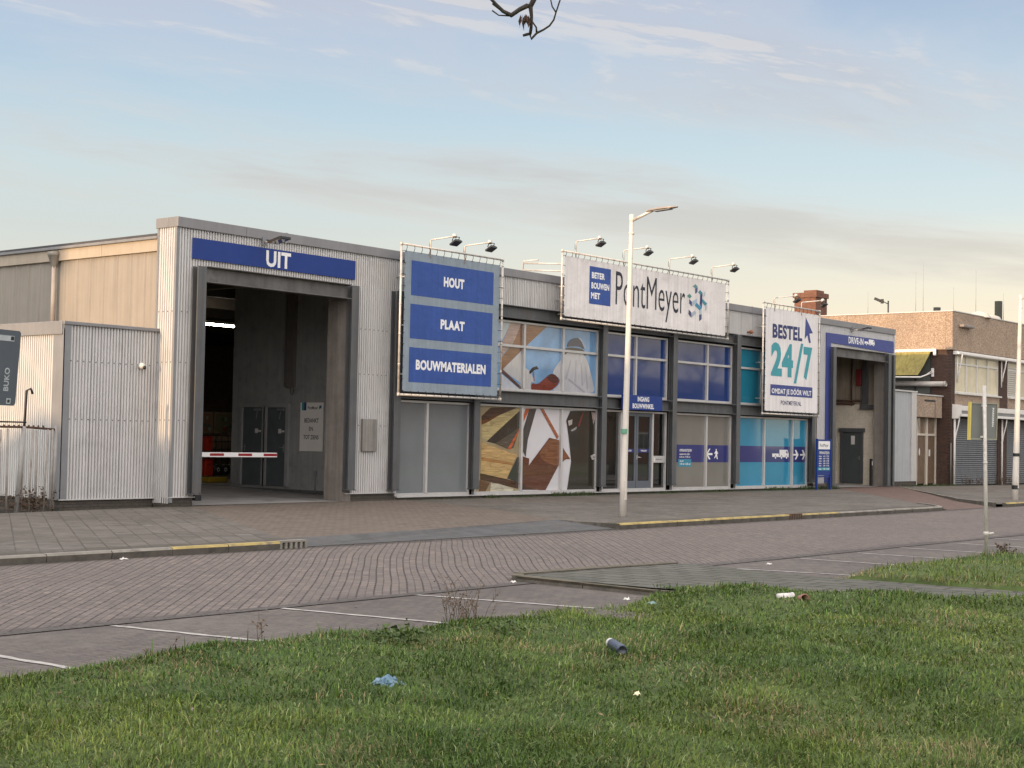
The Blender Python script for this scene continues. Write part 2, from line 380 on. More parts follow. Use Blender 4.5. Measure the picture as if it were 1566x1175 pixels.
M_soil = pbr('turf_soil', (.065, .10, .022), .95, 0, .4, 3, 0, bump=.8, bscale=50, dirt=(.09, .10, .035), dirt_amt=.6, dirt_scale=1.5)
M_land = pbr('open_land', (.10, .11, .07), .95, 0, .3, .2)

g = MB(); g.quad((-700, -700, -.22), (700, -700, -.22), (700, 700, -.22), (-700, 700, -.22)); struct('ground', g, M_land)

def sheet(name, pts, mat, res=None):
    m = MB(); m.poly(pts); return struct(name, m, mat)
sheet('road', [(-90, -15.0, 0), (120, -15.0, 0), (120, -9.3, 0), (-90, -9.3, 0)], M_road)
# gutter course between road and parking bays
sheet('gutter', [(-90, -15.16, .004), (120, -15.16, .004), (120, -14.98, .004), (-90, -14.98, .004)], bricks('gutter_clinker', (.13, .115, .108), (.11, .10, .095), (.05, .045, .04), .21, .07, (0, 0, 0), .01, .8, .5, .4, vcol=.3))
pk = struct('parking', MB().poly([(-90, -18.2, -.004), (120, -18.2, -.004), (120, -15.12, -.004), (-90, -15.12, -.004)]), M_park)
for x, y0, y1, sk in [(-16.6, -15.3, -17.4, .1), (-14.3, -15.3, -17.4, .1), (-12.57, -15.2, -17.3, .38), (-10.58, -15.1, -17.3, .36), (-8.67, -15.0, -17.2, .45), (-2.95, -14.95, -17.6, .6), (-.42, -15.3, -17.6, .15), (1.43, -15.3, -17.6, .1), (3.2, -15.2, -17.6, .2), (5.2, -15.2, -17.6, .1), (7.3, -15.2, -17.6, .1)]:
    m = MB(); N = 14; L = []; Rr = []
    for i in range(N+1):
        f = i/N; y = y0+(y1-y0)*f; xx = x+sk*f+.008*math.sin(i*1.7+x); ww = .034+.008*math.sin(i*2.3+x*3)
        L.append((xx-ww, y, .002)); Rr.append((xx+ww, y, .002))
    for i in range(N): m.quad(L[i], L[i+1], Rr[i+1], Rr[i])
    m.build('bay_marking', M_line, pk)

# pavement in front of the shop: stays 0.1 above the road, dips along the annex
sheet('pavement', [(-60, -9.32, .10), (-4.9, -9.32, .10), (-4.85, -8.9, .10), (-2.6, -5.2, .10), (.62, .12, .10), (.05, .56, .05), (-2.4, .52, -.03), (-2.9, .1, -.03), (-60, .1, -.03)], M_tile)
sheet('driveway', [(-4.85, -8.9, .10), (-1.1, -8.55, .10), (3.4, -7.8, .10), (5.6, -4.5, .10), (7.3, .06, .115), (.62, .12, .10), (-2.6, -5.2, .10)], M_drive)
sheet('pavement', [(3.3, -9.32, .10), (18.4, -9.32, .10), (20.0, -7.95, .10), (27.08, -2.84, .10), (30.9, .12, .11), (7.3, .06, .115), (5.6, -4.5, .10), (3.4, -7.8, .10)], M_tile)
sheet('driveway', [(19.0, -9.3, 0.002), (22.2, -9.3, 0.002), (24.9, -7.1, .03), (29.2, -4.3, .08), (35.6, -.1, .125), (35.6, .12, .13), (30.9, .12, .12), (27.08, -2.84, .09), (20.1, -7.95, .03)], M_apron)
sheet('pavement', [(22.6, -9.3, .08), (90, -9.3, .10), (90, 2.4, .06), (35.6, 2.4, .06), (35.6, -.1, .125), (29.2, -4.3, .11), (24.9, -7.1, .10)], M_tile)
m = MB(); m.poly([(-4.9, -9.34, .006), (3.3, -9.34, .006), (3.4, -7.79, .104), (-1.1, -8.54, .104), (-4.85, -8.89, .104)]); m.poly([(3.3, -9.34, .006), (3.3, -9.34, .10), (3.4, -7.79, .104)], 1)
struct('asphalt_ramp', m, [M_asph, M_tile])

def kerb(pts, w_, z1, yel, name='kerb'):
    """run of kerbstones along pts with rounded front edge; yel = list of material index per stone"""
    m = MB(); out = []
    P = [Vector((*p, 0)) for p in pts]
    for i in range(len(P)-1):
        a, b = P[i], P[i+1]; L = (b-a).length; n = max(1, round(L/1.0)); d = (b-a)/L; nn = Vector((d.y, -d.x, 0))
        for k in range(n):
            p = a+d*(L*k/n+.006); q = a+d*(L*(k+1)/n-.006); jit = random.uniform(-.006, .006); zj = random.uniform(-.006, .006)
            pr = [(0, -.05), (w_-.015+jit, -.05), (w_+jit, z1-.03), (w_-.025+jit, z1+zj), (0, z1+zj)]
            A = [p+nn*x+Vector((0, 0, z)) for x, z in pr]; B = [q+nn*x+Vector((0, 0, z)) for x, z in pr]
            mi = yel((p+q)/2); top = 2
            m.poly(A[::-1], top); m.poly(B, top)
            for j in range(5): m.add(A+B, [(j, (j+1) % 5, 5+(j+1) % 5, 5+j)], mi if j in (2, 3) else top)
    return struct(name, m, [M_kerb, M_kerby, M_kerbf, M_moss])
kerb([(-60, -9.32), (-5.4, -9.32)], .14, .112, lambda p: 1 if p.x > -7.2 else 0)
kerb([(3.25, -9.32), (17.4, -9.32), (18.4, -9.28), (19.1, -8.85), (20.0, -7.95)], .14, .112, lambda p: 1 if p.x < 12.5 else 0)
kerb([(22.7, -9.1), (24.9, -7.1), (29.2, -4.3), (35.4, -.3)], .10, .122, lambda p: 0)
kerb([(22.9, -9.3), (70, -9.3)], .12, .112, lambda p: 1 if p.x < 31 else 0)
def drain(x, w_, lab):
    t = thing('kerb_drain', (x, -9.4, .05), lab, 'drain', 'kerb drains')
    m = MB(); m.box(x-w_/2, x+w_/2, -9.462, -9.32, .095, .122)
    n = 5
    for i in range(n+1):
        xx = x-w_/2+w_*i/n; m.box(xx-.022, xx+.022, -9.46, -9.33, -.02, .095)
    m.build('drain_cover', M_kerb if x < 0 else M_rust, t)
    MB().box(x-w_/2+.01, x+w_/2-.01, -9.40, -9.33, -.02, .094).build('drain_mouth', M_dark, t)
drain(-5.15, .5, 'yellow kerb drain at the left end of the asphalt ramp')
drain(10.2, .55, 'rusty kerb drain in the right kerb past the white lamp post')

# paved path between the parking bays, with a raised mossy nose
m = MB()
m.poly([(-6.42, -14.75, .055), (-6.62, -16.8, .075), (-5.95, -18.5, .082), (-5.1, -20.5, .085), (-4.5, -22.0, .085), (-3.95, -23.5, .085), (-3.70, -24, .085), (-3.72, -20, .085), (-3.80, -17.2, .075), (-3.05, -15.0, .045)][::-1])
struct('path', m, M_flag)
kerb([(-6.0, -18.2), (-6.55, -16.9), (-6.42, -14.85), (-6.2, -14.66), (-3.2, -14.95)], -.14, .06, lambda p: 3)

# turf: uneven soil sheet, and blades on it
def edge1(x):      # northern edge of the near lawn
    return np.where(x < -6.6, -17.12+.10*np.sin(x*1.9)+.07*np.sin(x*4.3+1), -16.75-(x+6.6)*2.45+.10*np.sin(x*7))
def lawn_h(x, y):
    return .065+np.clip((x+8.0)*.03, 0, .05)+.05*np.sin(x*.7+1.2)*np.clip((-6.2-x)/2, .1, 1)*np.cos(y*.55)+.03*np.sin(x*1.9+y*1.3)+.02*np.sin(x*4.1-y*3.3)
def lawn(name, inside, dip, x0, x1, y0, y1, step, hfun):
    nx = int((x1-x0)/step); ny = int((y1-y0)/step); m = MB(); idx = {}
    for i in range(nx+1):
        for j in range(ny+1):
            x, y = x0+i*step, y0+j*step
            d = inside(x, y)
            z = float(hfun(x, y)) if d > 0 else -.06
            if d > 0 and dip(x, y) < .35: z = -.03+(z+.03)*max(0, dip(x, y)/.35)**.6
            idx[i, j] = len(m.v); m.v.append((x, y, z))
    for i in range(nx):
        for j in range(ny):
            f = (idx[i, j], idx[i+1, j], idx[i+1, j+1], idx[i, j+1])
            if max(m.v[k][2] for k in f) > -.05: m.f.append(f); m.m.append(0); m.sm.append(True)
    return struct(name, m, M_soil)
def in1(x, y): return min(float(edge1(np.array(x)))-y, 60)
def in2(x, y): return min(x+3.72+.06*math.sin(y*3), -17.5+.08*math.sin(x*2.2)+.05*math.sin(x*5.1)-y)
def lawn2_h(x, y): return .10+.10*np.exp(-((x+1.2)**2)/9-((y+18.6)**2)/2.5)+.03*np.sin(x*2.1+y*1.7)
def dip1(x, y): return float(edge1(np.array(x)))-y if x < -6.7 else 9
def dip2(x, y): return -17.5-y
lawn('lawn', in1, dip1, -40, -3.9, -40, -16, .2, lawn_h)
lawn('lawn', in2, dip2, -4.0, 40, -34, -17.2, .2, lawn2_h)

def grass_material():
    m = bpy.data.materials.new('grass_blades'); m.use_nodes = True; t = NT(m.node_tree); t.n.clear()
    a = t.node('ShaderNodeAttribute', attribute_name='tint').outputs['Color']
    tc = t.node('ShaderNodeTexCoord').outputs['Object']
    b = t.node('ShaderNodeBsdfPrincipled', {'Base Color': a, 'Roughness': .55, 'Specular IOR Level': .25})
    tr = t.node('ShaderNodeBsdfTranslucent', {'Color': a})
    mx = t.node('ShaderNodeMixShader', {0: .25, 1: b.outputs[0], 2: tr.outputs[0]})
    o = t.node('ShaderNodeOutputMaterial'); t.l.new(mx.outputs[0], o.inputs[0]); return m
M_grass = grass_material()
def vnoise(x, y, s, seed):
    """cheap smooth value noise for numpy arrays"""
    gx = x*s+seed*17.3; gy = y*s-seed*9.1
    ix = np.floor(gx); iy = np.floor(gy); fx = gx-ix; fy = gy-iy; fx = fx*fx*(3-2*fx); fy = fy*fy*(3-2*fy)
    def h(a, b):
        q = np.sin(a*127.1+b*311.7+seed*74.7)*43758.5453; return q-np.floor(q)
    return (h(ix, iy)*(1-fx)+h(ix+1, iy)*fx)*(1-fy)+(h(ix, iy+1)*(1-fx)+h(ix+1, iy+1)*fx)*fy
def blades(name, X, Y, Z, length, width, straw, lab, cat, tall=None):
    n = len(X); az = rng.uniform(0, 2*np.pi, n); lean = np.clip(rng.normal(1.0, .42, n), .05, 1.75)
    # blades lie over together in tufts
    az = np.where(rng.random(n) < .45, vnoise(X, Y, 1.3, 5)*9+rng.normal(0, .5, n), az)
    L = length; wd = width
    dxy = np.stack([np.cos(az), np.sin(az)], 1); side = np.stack([-np.sin(az), np.cos(az)], 1)
    base = np.stack([X, Y, Z], 1)
    def at(f, bend):
        r = np.sin(lean*bend)*L*f; h = np.cos(lean*bend)*L*f
        return np.concatenate([base[:, :2]+dxy*r[:, None], (base[:, 2]+h)[:, None]], 1)
    p1 = at(.55, .7); p2 = at(1.0, 1.15)
    s3 = np.concatenate([side, np.zeros((n, 1))], 1)*wd[:, None]
    V = np.stack([base-s3, base+s3, p1-s3*.8, p1+s3*.8, p2], 1).reshape(-1, 3)
    k = np.arange(n)*5
    F4 = np.stack([k, k+1, k+3, k+2], 1); F3 = np.stack([k+2, k+3, k+4], 1)
    loops = np.concatenate([F4, F3], 1).reshape(-1)
    starts = (np.arange(n)*7)[:, None]+np.array([0, 4]); tot = np.tile([4, 3], n)
    me = bpy.data.meshes.new(name); me.vertices.add(n*5); me.vertices.foreach_set('co', V.astype(np.float32).ravel())
    me.loops.add(n*7); me.loops.foreach_set('vertex_index', loops.astype(np.int32))
    me.polygons.add(n*2); me.polygons.foreach_set('loop_start', starts.ravel().astype(np.int32)); me.polygons.foreach_set('loop_total', tot.astype(np.int32))
    me.update(calc_edges=True)
    # each blade's own colour: fresh green, blue-green, yellow-green or straw
    A = np.array([.10, .165, .029]); B = np.array([.19, .235, .050]); C_ = np.array([.065, .12, .029]); S = np.array([.36, .30, .15])
    f = vnoise(X, Y, .55, 2)*.6+vnoise(X, Y, 2.2, 3)*.4; f = np.clip((f-.3)*2+rng.normal(0, .25, n), 0, 1)[:, None]
    col = C_*(1-f)+B*f; q = rng.random(n)[:, None]; col = np.where(q < .35, A, col)*rng.uniform(.45, 1.6, (n, 1))
    pale = (rng.random(n) < .045)[:, None]; col = np.where(pale, np.array([.30, .36, .15])*rng.uniform(.7, 1.2, (n, 1)), col)
    dry = (rng.random(n) < straw)[:, None]; col = np.where(dry, S*rng.uniform(.4, 1.15, (n, 1)), col)
    ca = me.color_attributes.new('tint', 'FLOAT_COLOR', 'POINT')
    cc = np.concatenate([col, np.ones((n, 1))], 1); ca.data.foreach_set('color', np.repeat(cc, 5, 0).astype(np.float32).ravel())
    me.materials.append(M_grass)
    o = bpy.data.objects.new(name, me); COL.objects.link(o); return tag(o, lab, cat, kind='stuff')
def scatter(n, dmin, dmax, half, power):
    """points fanned out in front of the photographer, thinning with distance"""
    d = dmin*(dmax/dmin)**(rng.random(n)**power); th = (rng.random(n)*2-1)*half
    hx = math.sin(YAW); hy = math.cos(YAW)
    return CAM.x+d*(hx*np.cos(th)+hy*np.sin(th)), CAM.y+d*(hy*np.cos(th)-hx*np.sin(th)), d
X, Y, D_ = scatter(520000, 5.2, 24, R(27), .8)
e = edge1(X)-Y; keep = (e > -.02-.07*rng.random(len(X))**2) & (X < -3.95+.02*rng.random(len(X))) & (X < -6.6+.42*np.maximum(0, -16.75-Y)+.25)
X, Y, D_, e = X[keep], Y[keep], D_[keep], np.clip(e[keep], 0, 9)
Z = np.where(X < -6.7, np.minimum(lawn_h(X, Y), -.03+(lawn_h(X, Y)+.03)*np.clip(e/.35, .02, 1)**.6), lawn_h(X, Y))-.01
pat = vnoise(X, Y, .8, 7)*.6+vnoise(X, Y, 2.6, 8)*.4
straw = np.clip((pat-.52)*1.1, .03, .38)
tuft = vnoise(X, Y, 3.1, 4)*.65+vnoise(X, Y, 1.1, 6)*.35
LEN = (.040+.052*tuft**1.6)*rng.uniform(.55, 1.45, len(X))*np.where(rng.random(len(X)) < .015, 1.9, 1.0)
WID = rng.uniform(.0021, .0044, len(X))*(1+np.clip((D_-8)/10, 0, 1.2))
blades('grass', X, Y, Z, LEN, WID, straw, 'near lawn of short tufted grass along the parking bays', 'grass')
X, Y, D_ = scatter(230000, 13, 34, R(30), .8)
keep = (X > -3.75) & (Y < -17.42+.08*np.sin(X*2.2)+.05*np.sin(X*5.1)+.05*rng.random(len(X)))
X, Y, D_ = X[keep], Y[keep], D_[keep]
edge = np.minimum(X+3.72, -17.5-Y); dpp = -17.5-Y; Z = np.minimum(lawn2_h(X, Y), -.03+(lawn2_h(X, Y)+.03)*np.clip(dpp/.35, .02, 1)**.6)-.01
LEN = (.035+.09*vnoise(X, Y, 2.2, 4))*rng.uniform(.55, 1.5, len(X)); WID = rng.uniform(.003, .006, len(X))
blades('grass', X, Y, Z, LEN, WID, np.where(edge < .25, .5, .12), 'far tongue of rough grass around the leaning sign post', 'grass')
# ------------------------------------------------------------------ the builders' shop
shop = thing('builders_shop', (17.7, 0, .1), 'long low grey shop hall of corrugated metal with steel columns and printed window films', 'shop')
ZT, ZB, ZC = 6.34, 6.12, 4.98     # top and bottom of the parapet cap, underside of the big beams
m = MB()
m.corr_x(.055, .50, .30, ZB, 0); m.corr_x(.50, .62, .30, 5.335, 0); m.corr_x(.5, 5.42, 5.335, ZB, 0); m.corr_x(5.28, 5.42, .30, 5.335, 0); m.corr_x(5.42, 6.98, .30, ZB, 0)
m.corr_x(6.98, 29.35, 5.335, ZB, 0)
for x in np.arange(7.7, 29, .76): m.box(x-.003, x+.003, -.004, .001, 5.34, ZB, 1)      # sheet overlaps
for zz in (1.95, 3.2, 4.3):                                                           # rows of sheeting screws
    for a_, b_ in ((.075, .42), (5.45, 6.95)):
        x = math.ceil(a_/.152)*.152+.019
        while x < b_: m.box(x-.010, x+.010, -.008, .0, zz-.010, zz+.010, 2); x += .152
m.build('corrugated_wall', [M_sheet, M_trim, M_black], shop)
m = MB(); m.corr_x(29.1, 30.1, .30, ZB, .0, p=.15, a=.012); m.corr_x(30.1, 35.42, 5.335, ZB, .0, p=.15, a=.012)
m.build('ribbed_wall', M_sheet_plain, shop)
m = MB(); m.corr_y(.05, .60, .16, ZB, 0)
for zz in (1.95, 3.2, 4.3):
    for k in range(4): m.box(-.008, .0, .085+k*.152, .105+k*.152, zz-.01, zz+.01, 1)
m.build('corrugated_end_wall', [M_sheet, M_black], shop)
m = MB(); m.box(-.012, .055, -.012, .05, .18, ZB); m.box(-.014, .05, .60, .66, .16, ZB); m.build('corner_flashing', M_trim, shop)
# joints between parapet cap lengths
m = MB(); xs = [-.03, 1.9, 3.1, 6.9, 10.4, 14.2, 18.0, 21.8, 24.3, 29.3, 32.2, 35.49]
for a, b in zip(xs, xs[1:]): m.bbox(a+.003, b-.003, -.055, .30, ZB, ZT, .008)
m.bbox(-.03, .30, .303, .70, ZB, ZT, .008)
for x in (3.1, 24.3): m.box(x-.035, x+.035, -.062, .2, ZB-.01, ZT+.006)
m.build('parapet_cap', M_cap, shop)
m = MB(); m.box(.12, 35.4, .32, 30, 6.0, 6.05); m.build('roof', M_tar, shop)
m = MB(); m.box(.3, 35.4, .02, .10, 5.34, 6.0); m.box(5.6, 7.0, .03, .09, .1, 5.3); m.box(.1, .5, .03, .09, .12, 5.3); m.box(35.30, 35.42, .02, 30, 0, 6.0); m.box(0.4, 35.3, 29.9, 30, 0, 6.0); m.box(28.9, 30.0, .03, .09, .1, 5.3)
m.build('inner_lining', pbr('dusty_lining', (.34, .30, .26), .9), shop)
# hall side wall, facing the sun
M_hallwall = pbr('ribbed_hall_cladding', (.315, .285, .245), .6, .05, .06, 1.5, .13)
M_fascia = pbr('pale_fascia', (.42, .36, .285), .6, 0, .08, 1.4, .08)
m = MB(); y = .66
pr = []
while y < 29:
    pr += [(y, .10), (y+.025, .075), (y+.05, .075), (y+.075, .10)]; y += .50
b = len(m.v)
for yy, xx in pr: m.v += [(xx, yy, .3), (xx, yy, 5.66)]
for i in range(len(pr)-1): m.f.append((b+2*i+2, b+2*i, b+2*i+1, b+2*i+3)); m.m.append(0); m.sm.append(False)
m.build('hall_side_wall', M_hallwall, shop)
m = MB(); yy = .66
for L in (2.05, 2.0, 3.4, 3.4, 3.4, 3.4, 3.4, 3.4, 3.4):
    m.bbox(.02, .14, yy+.004, yy+L-.004, 5.64, 5.90, .006); yy += L
m.build('fascia', M_fascia, shop)
m = MB(); m.bbox(-.04, .3, .66, 29, 5.90, 5.965, .01); m.build('roof_edge', M_cap, shop)
t = MB(); t.tube([(-.03, 4.45, 5.5), (-.03, 4.45, 3.9)], .055, 12)
dp = t.build('downpipe', pbr('sun_bleached_pipe', (.47, .40, .34), .55, 0, .1, 4), shop)
t = MB(); t.lathe((-.03, 4.45, 5.45), [(.055, 0), (.075, .06), (.15, .30), (.165, .32), (.165, .40), (.14, .40), (.13, .36), (0, .36)], 4, axis=(0, 0, 1)); t.build('hopper', M_hallwall, dp)

# annex on the left
m = MB(); m.corr_x(-2.24, .0, .27, 3.86, .55); m.corr_y(.86, 9, .27, 3.66, -2.38)
for zz in (1.92, 3.12):
    for k in range(14): m.box(-2.2+k*.152, -2.18+k*.152, .542, .552, zz-.010, zz+.010, 1)
for x in np.arange(-1.7, -.1, .76): m.box(x-.003, x+.003, .546, .551, .28, 3.85, 2)
m.build('annex_wall', [M_sheet, M_black, M_trim], shop)
m = MB(); m.box(-2.395, -2.22, .52, .56, .255, 3.88); m.box(-2.40, -2.372, .52, .88, .255, 3.78); m.build('annex_corner_flashing', M_trim, shop)
m = MB(); m.bbox(-2.41, .0, .495, .62, 3.86, 3.93, .008); m.bbox(-2.43, -2.34, .55, 9, 3.655, 3.93, .01); m.build('annex_cap', M_cap, shop)
m = MB(); m.box(-2.35, .08, .6, 9, 3.70, 3.80); m.build('annex_roof', M_tar, shop)
# plinth under the cladding
m = MB(); m.box(-2.36, -.02, .565, .75, -.1, .255); m.box(-2.36, -2.2, .75, 9, -.1, .255); m.build('plinth', M_brickdark, shop)
m = MB(); m.box(.01, .62, .02, .3, -.05, .285); m.box(.01, .2, .3, .62, -.05, .15); m.build('plinth', M_brickdark, shop)
MB().box(5.25, 6.98, .02, .25, -.05, .285).build('plinth', M_brickdark, shop)
m = MB(); m.box(6.98, 29.3, .05, .3, -.05, .165); m.box(28.9, 30.3, .015, .3, -.05, .3); m.build('window_plinth', pbr('grey_plinth', (.15, .135, .12), .85, 0, .2, 3, .2, dirt=(.05, .055, .035), dirt_amt=.7), shop)
m = MB(); m.bbox(-2.4, -.01, .515, .6, .25, .275, .004); m.bbox(-.015, .66, -.03, .04, .282, .305, .004); m.bbox(5.2, 7.0, -.03, .04, .282, .305, .004); m.bbox(7.0, 29.0, -.06, .10, .168, .2, .006); m.build('sill_flashing', M_alu, shop)

# steel frame: H columns in front of the wall, channel beams between them
def hcol(x, z0, z1, wf=.24, mat=M_steel, y=-.2):
    m = MB()
    m.bbox(x-wf/2, x+wf/2, y, y+.016, z0, z1, .003); m.box(x-.006, x+.006, y+.016, -.012, z0, z1); m.box(x-wf/2, x+wf/2, -.028, -.012, z0, z1)
    c = m.build('column', mat, shop)
    b = MB(); b.bbox(x-wf/2-.02, x+wf/2+.02, y-.025, .0, z0-.02, z0, .003)
    for s in (-1, 1): b.tube([(x+s*wf*.33, y-.012, z0), (x+s*wf*.33, y-.012, z0+.035)], .013, 6)
    b.build('base_plate', M_steel, c)
    return c
for x, z0, z1 in [(.56, .37, 5.31), (5.25, .40, 5.31)]: hcol(x, z0, z1)
for x in (6.80, 9.86, 15.61, 19.38, 23.24, 28.50): hcol(x, .37, 5.32)
for x in (30.08, 34.70): hcol(x, .16, 5.31)
hcol(35.28, .16, 5.31, .16, M_steel, -.12)
def beam(x0, x1, z0, z1, mat=M_steel, name='beam', dep=-.19):
    m = MB(); m.bbox(x0, x1, dep, .0, z1-.02, z1, .003); m.bbox(x0, x1, dep, .0, z0, z0+.02, .003); m.box(x0, x1, -.05, -.03, z0+.02, z1-.02)
    return m.build(name, mat, shop)
beam(.69, 5.12, 4.975, 5.33, M_steelwear, 'door_lintel'); beam(30.21, 34.57, 4.975, 5.33, M_steelwear, 'door_lintel')
CX = (6.80, 9.86, 15.61, 19.38, 23.24, 28.50)
for a, b in zip(CX, CX[1:]):
    beam(a+.13, b-.13, 4.985, 5.33); beam(a+.13, b-.13, 2.655, 2.99)

# windows
def window(x0, x1, z0, z1, mull, trans, fills, fr=.055, name='window', y=0.03):
    """aluminium frame; a pane between every pair of mullions and transoms; fills(i,j,xc,zc)->material"""
    m = MB()
    xs = [x0]+list(mull)+[x1]; zs = [z0]+list(trans)+[z1]
    m.bbox(x0, x0+fr, y-.045, y+.05, z0, z1, .004); m.bbox(x1-fr, x1, y-.045, y+.05, z0, z1, .004)
    m.bbox(x0+fr, x1-fr, y-.045, y+.05, z0, z0+fr*1.35, .004); m.bbox(x0+fr, x1-fr, y-.045, y+.05, z1-fr, z1, .004)
    for q in mull: m.bbox(q-.04, q+.04, y-.062, y+.05, z0+fr*1.35, z1-fr, .004)
    for q in trans:
        e = [x0+fr]+[s for k in mull for s in (k-.04, k+.04)]+[x1-fr]
        for a, b in zip(e[::2], e[1::2]): m.bbox(a, b, y-.05, y+.05, q-.035, q+.035, .004)
    o = m.build(name, M_alu, shop)
    for i in range(len(xs)-1):
        for j in range(len(zs)-1):
            a = xs[i]+(fr if i == 0 else .04); b = xs[i+1]-(fr if i == len(xs)-2 else .04)
            c = zs[j]+(fr*1.35 if j == 0 else .035); d = zs[j+1]-(fr if j == len(zs)-2 else .035)
            mt = fills(i, j)
            if mt is not None: MB().box(a, b, y+.02, y+.032, c, d).build('pane', mt, o)
    return o
F_grey = film((116, 121, 124), 'grey_window_film'); F_grey2 = film((124, 122, 116), 'warm_grey_window_film'); F_blue = film((40, 62, 114), 'blue_window_film')
F_teal = film((58, 138, 170), 'teal_window_film'); F_tealu = film((38, 120, 145), 'deep_teal_window_film'); F_sky = film((112, 150, 188), 'sky_print_window_film', .25); F_wood = film((150, 136, 106), 'timber_print_window_film', .2); F_pale = film((205, 204, 208), 'pale_print_window_film', .05)
U0, U1 = 3.0, 4.93; L0, L1 = .2, 2.62; TR = 4.24
win = []
window(6.95, 9.80, L0, L1, [8.10], [], lambda i, j: F_grey)
win.append(window(10.0, 15.52, L0, L1, [11.98, 13.80], [], lambda i, j: (F_wood, F_pale, F_pale)[i]))
window(6.95, 9.80, U0, U1, [8.10], [TR], lambda i, j: F_blue)
win.append(window(10.0, 15.52, U0, U1, [12.02, 13.80], [TR], lambda i, j: F_sky))
window(15.78, 19.20, U0, U1, [17.46], [TR], lambda i, j: F_blue)
window(19.55, 23.10, U0, U1, [21.55], [TR], lambda i, j: F_blue)
window(23.42, 28.40, U0, U1, [25.1, 26.8], [TR], lambda i, j: F_tealu)
w3 = window(19.55, 23.10, L0, L1, [21.55], [], lambda i, j: F_grey2)
w4 = window(23.42, 28.40, L0, L1, [25.30, 27.28], [], lambda i, j: F_teal)
def printed(c):
    nm = 'printed_film_%d_%d_%d' % c
    if nm in MATS: return MATS[nm]
    m = bpy.data.materials.new(nm); m.use_nodes = True; t = NT(m.node_tree); t.n.clear()
    tc = t.node('ShaderNodeTexCoord').outputs['Object']; wood = c[0]-c[2] > 18
    gr = t.noise(t.mapping(tc, (1.2, 1, 14) if wood else (5, 1, 1.2), (0, R(25 if wood else 12), 0)), 1.6, 6, .65, .8)
    f = t.rng(gr, .3, .7, .55 if wood else .85, 1.4 if wood else 1.12, False)
    cc = t.node('ShaderNodeVectorMath', {0: tuple(x*.95 for x in lin(c)), 3: f}, operation='SCALE').outputs[0]
    if wood: cc = t.mix(t.rng(t.noise(tc, 3.5, 3), .62, .75, 0, .5), cc, tuple(x*.35 for x in lin(c)))
    b = t.node('ShaderNodeBsdfPrincipled', {'Base Color': cc, 'Roughness': .06, 'Specular IOR Level': .8, 'Coat Weight': .4}); o = t.node('ShaderNodeOutputMaterial'); t.l.new(b.outputs[0], o.inputs[0])
    MATS[nm] = m; return m
def prints(o, polys, y, name='printed_picture'):
    m = MB(); mats = []; idx = {}
    for k, (c, pts) in enumerate(polys):
        if c not in idx:
            idx[c] = len(mats); mats.append(printed(c))
        m.poly([(x, y-.0006*k, z) for x, z in pts], idx[c])
    return m.build(name, mats, o)
MURAL_UP=[((165,178,185),[(11.08,4.87),(11.48,4.88),(11.18,4.44),(11.09,4.36)]),((160,135,130),[(11.47,4.89),(11.96,4.93),(11.63,4.36),(11.42,4.20),(11.09,3.91),(11.08,4.27),(11.21,4.43)]),((125,85,60),[(11.96,4.93),(13.09,4.94),(13.09,4.88),(12.29,4.36),(11.93,4.11),(11.15,3.57),(11.10,3.60),(11.1,3.89),(11.63,4.36)]),((188,188,188),[(11.16,3.57),(11.94,4.11),(12.10,3.70),(12.35,3.59),(12.6,3.28),(12.41,3.29),(12.42,3.03),(11.98,3.02),(11.94,3.25)]),((90,68,62),[(11.11,3.56),(11.18,3.58),(12.00,3.13),(11.98,3.05),(11.11,3.49)]),((190,195,205),[(11.09,3.47),(11.90,3.08),(11.86,3.03),(11.11,3.00)]),((185,186,192),[(13.32,3.56),(13.74,3.96),(13.93,4.12),(14.15,4.25),(14.66,4.28),(14.99,4.10),(15.19,3.72),(15.35,3.36),(15.42,3.05),(13.27,3.04),(13.73,3.27),(13.73,3.46)]),((164,165,173),[(13.96,3.44),(14.2,3.99),(14.25,3.96),(14.07,3.41)]),((168,169,176),[(14.4,3.36),(14.46,4.03),(14.51,4.01),(14.48,3.36)]),((164,165,173),[(14.76,3.3),(14.7,3.96),(14.75,3.94),(14.86,3.27)]),((160,161,170),[(14.1,3.41),(14.9,3.07),(14.97,3.1),(14.15,3.47)]),((170,171,178),[(15.02,3.2),(14.92,3.85),(14.96,3.84),(15.1,3.2)]),((28,32,38),[(12.32,3.57),(12.46,3.69),(12.66,3.75),(12.75,3.67),(12.58,3.64),(12.35,3.50)]),((140,110,95),[(12.48,3.57),(12.54,3.59),(12.58,3.34),(12.54,3.28)]),((122,62,52),[(12.42,3.03),(12.43,3.27),(12.72,3.23),(13.08,3.45),(13.29,3.56),(13.51,3.55),(13.73,3.40),(13.64,3.25),(13.30,3.06)]),((85,48,44),[(13.08,3.45),(13.29,3.56),(13.51,3.55),(13.73,3.40),(13.64,3.31),(13.33,3.31)]),((38,34,38),[(13.93,4.22),(14.00,4.36),(14.79,4.36),(14.94,4.22),(14.94,4.14),(14.66,4.26),(14.15,4.25),(13.93,4.12)]),((38,48,80),[(14.02,4.36),(14.11,4.52),(14.30,4.62),(14.52,4.66),(14.75,4.58),(14.95,4.37),(14.79,4.36),(14.69,4.42),(14.18,4.39)]),((168,178,200),[(14.52,4.67),(14.73,4.64),(14.97,4.36),(14.87,4.36),(14.73,4.57)])]
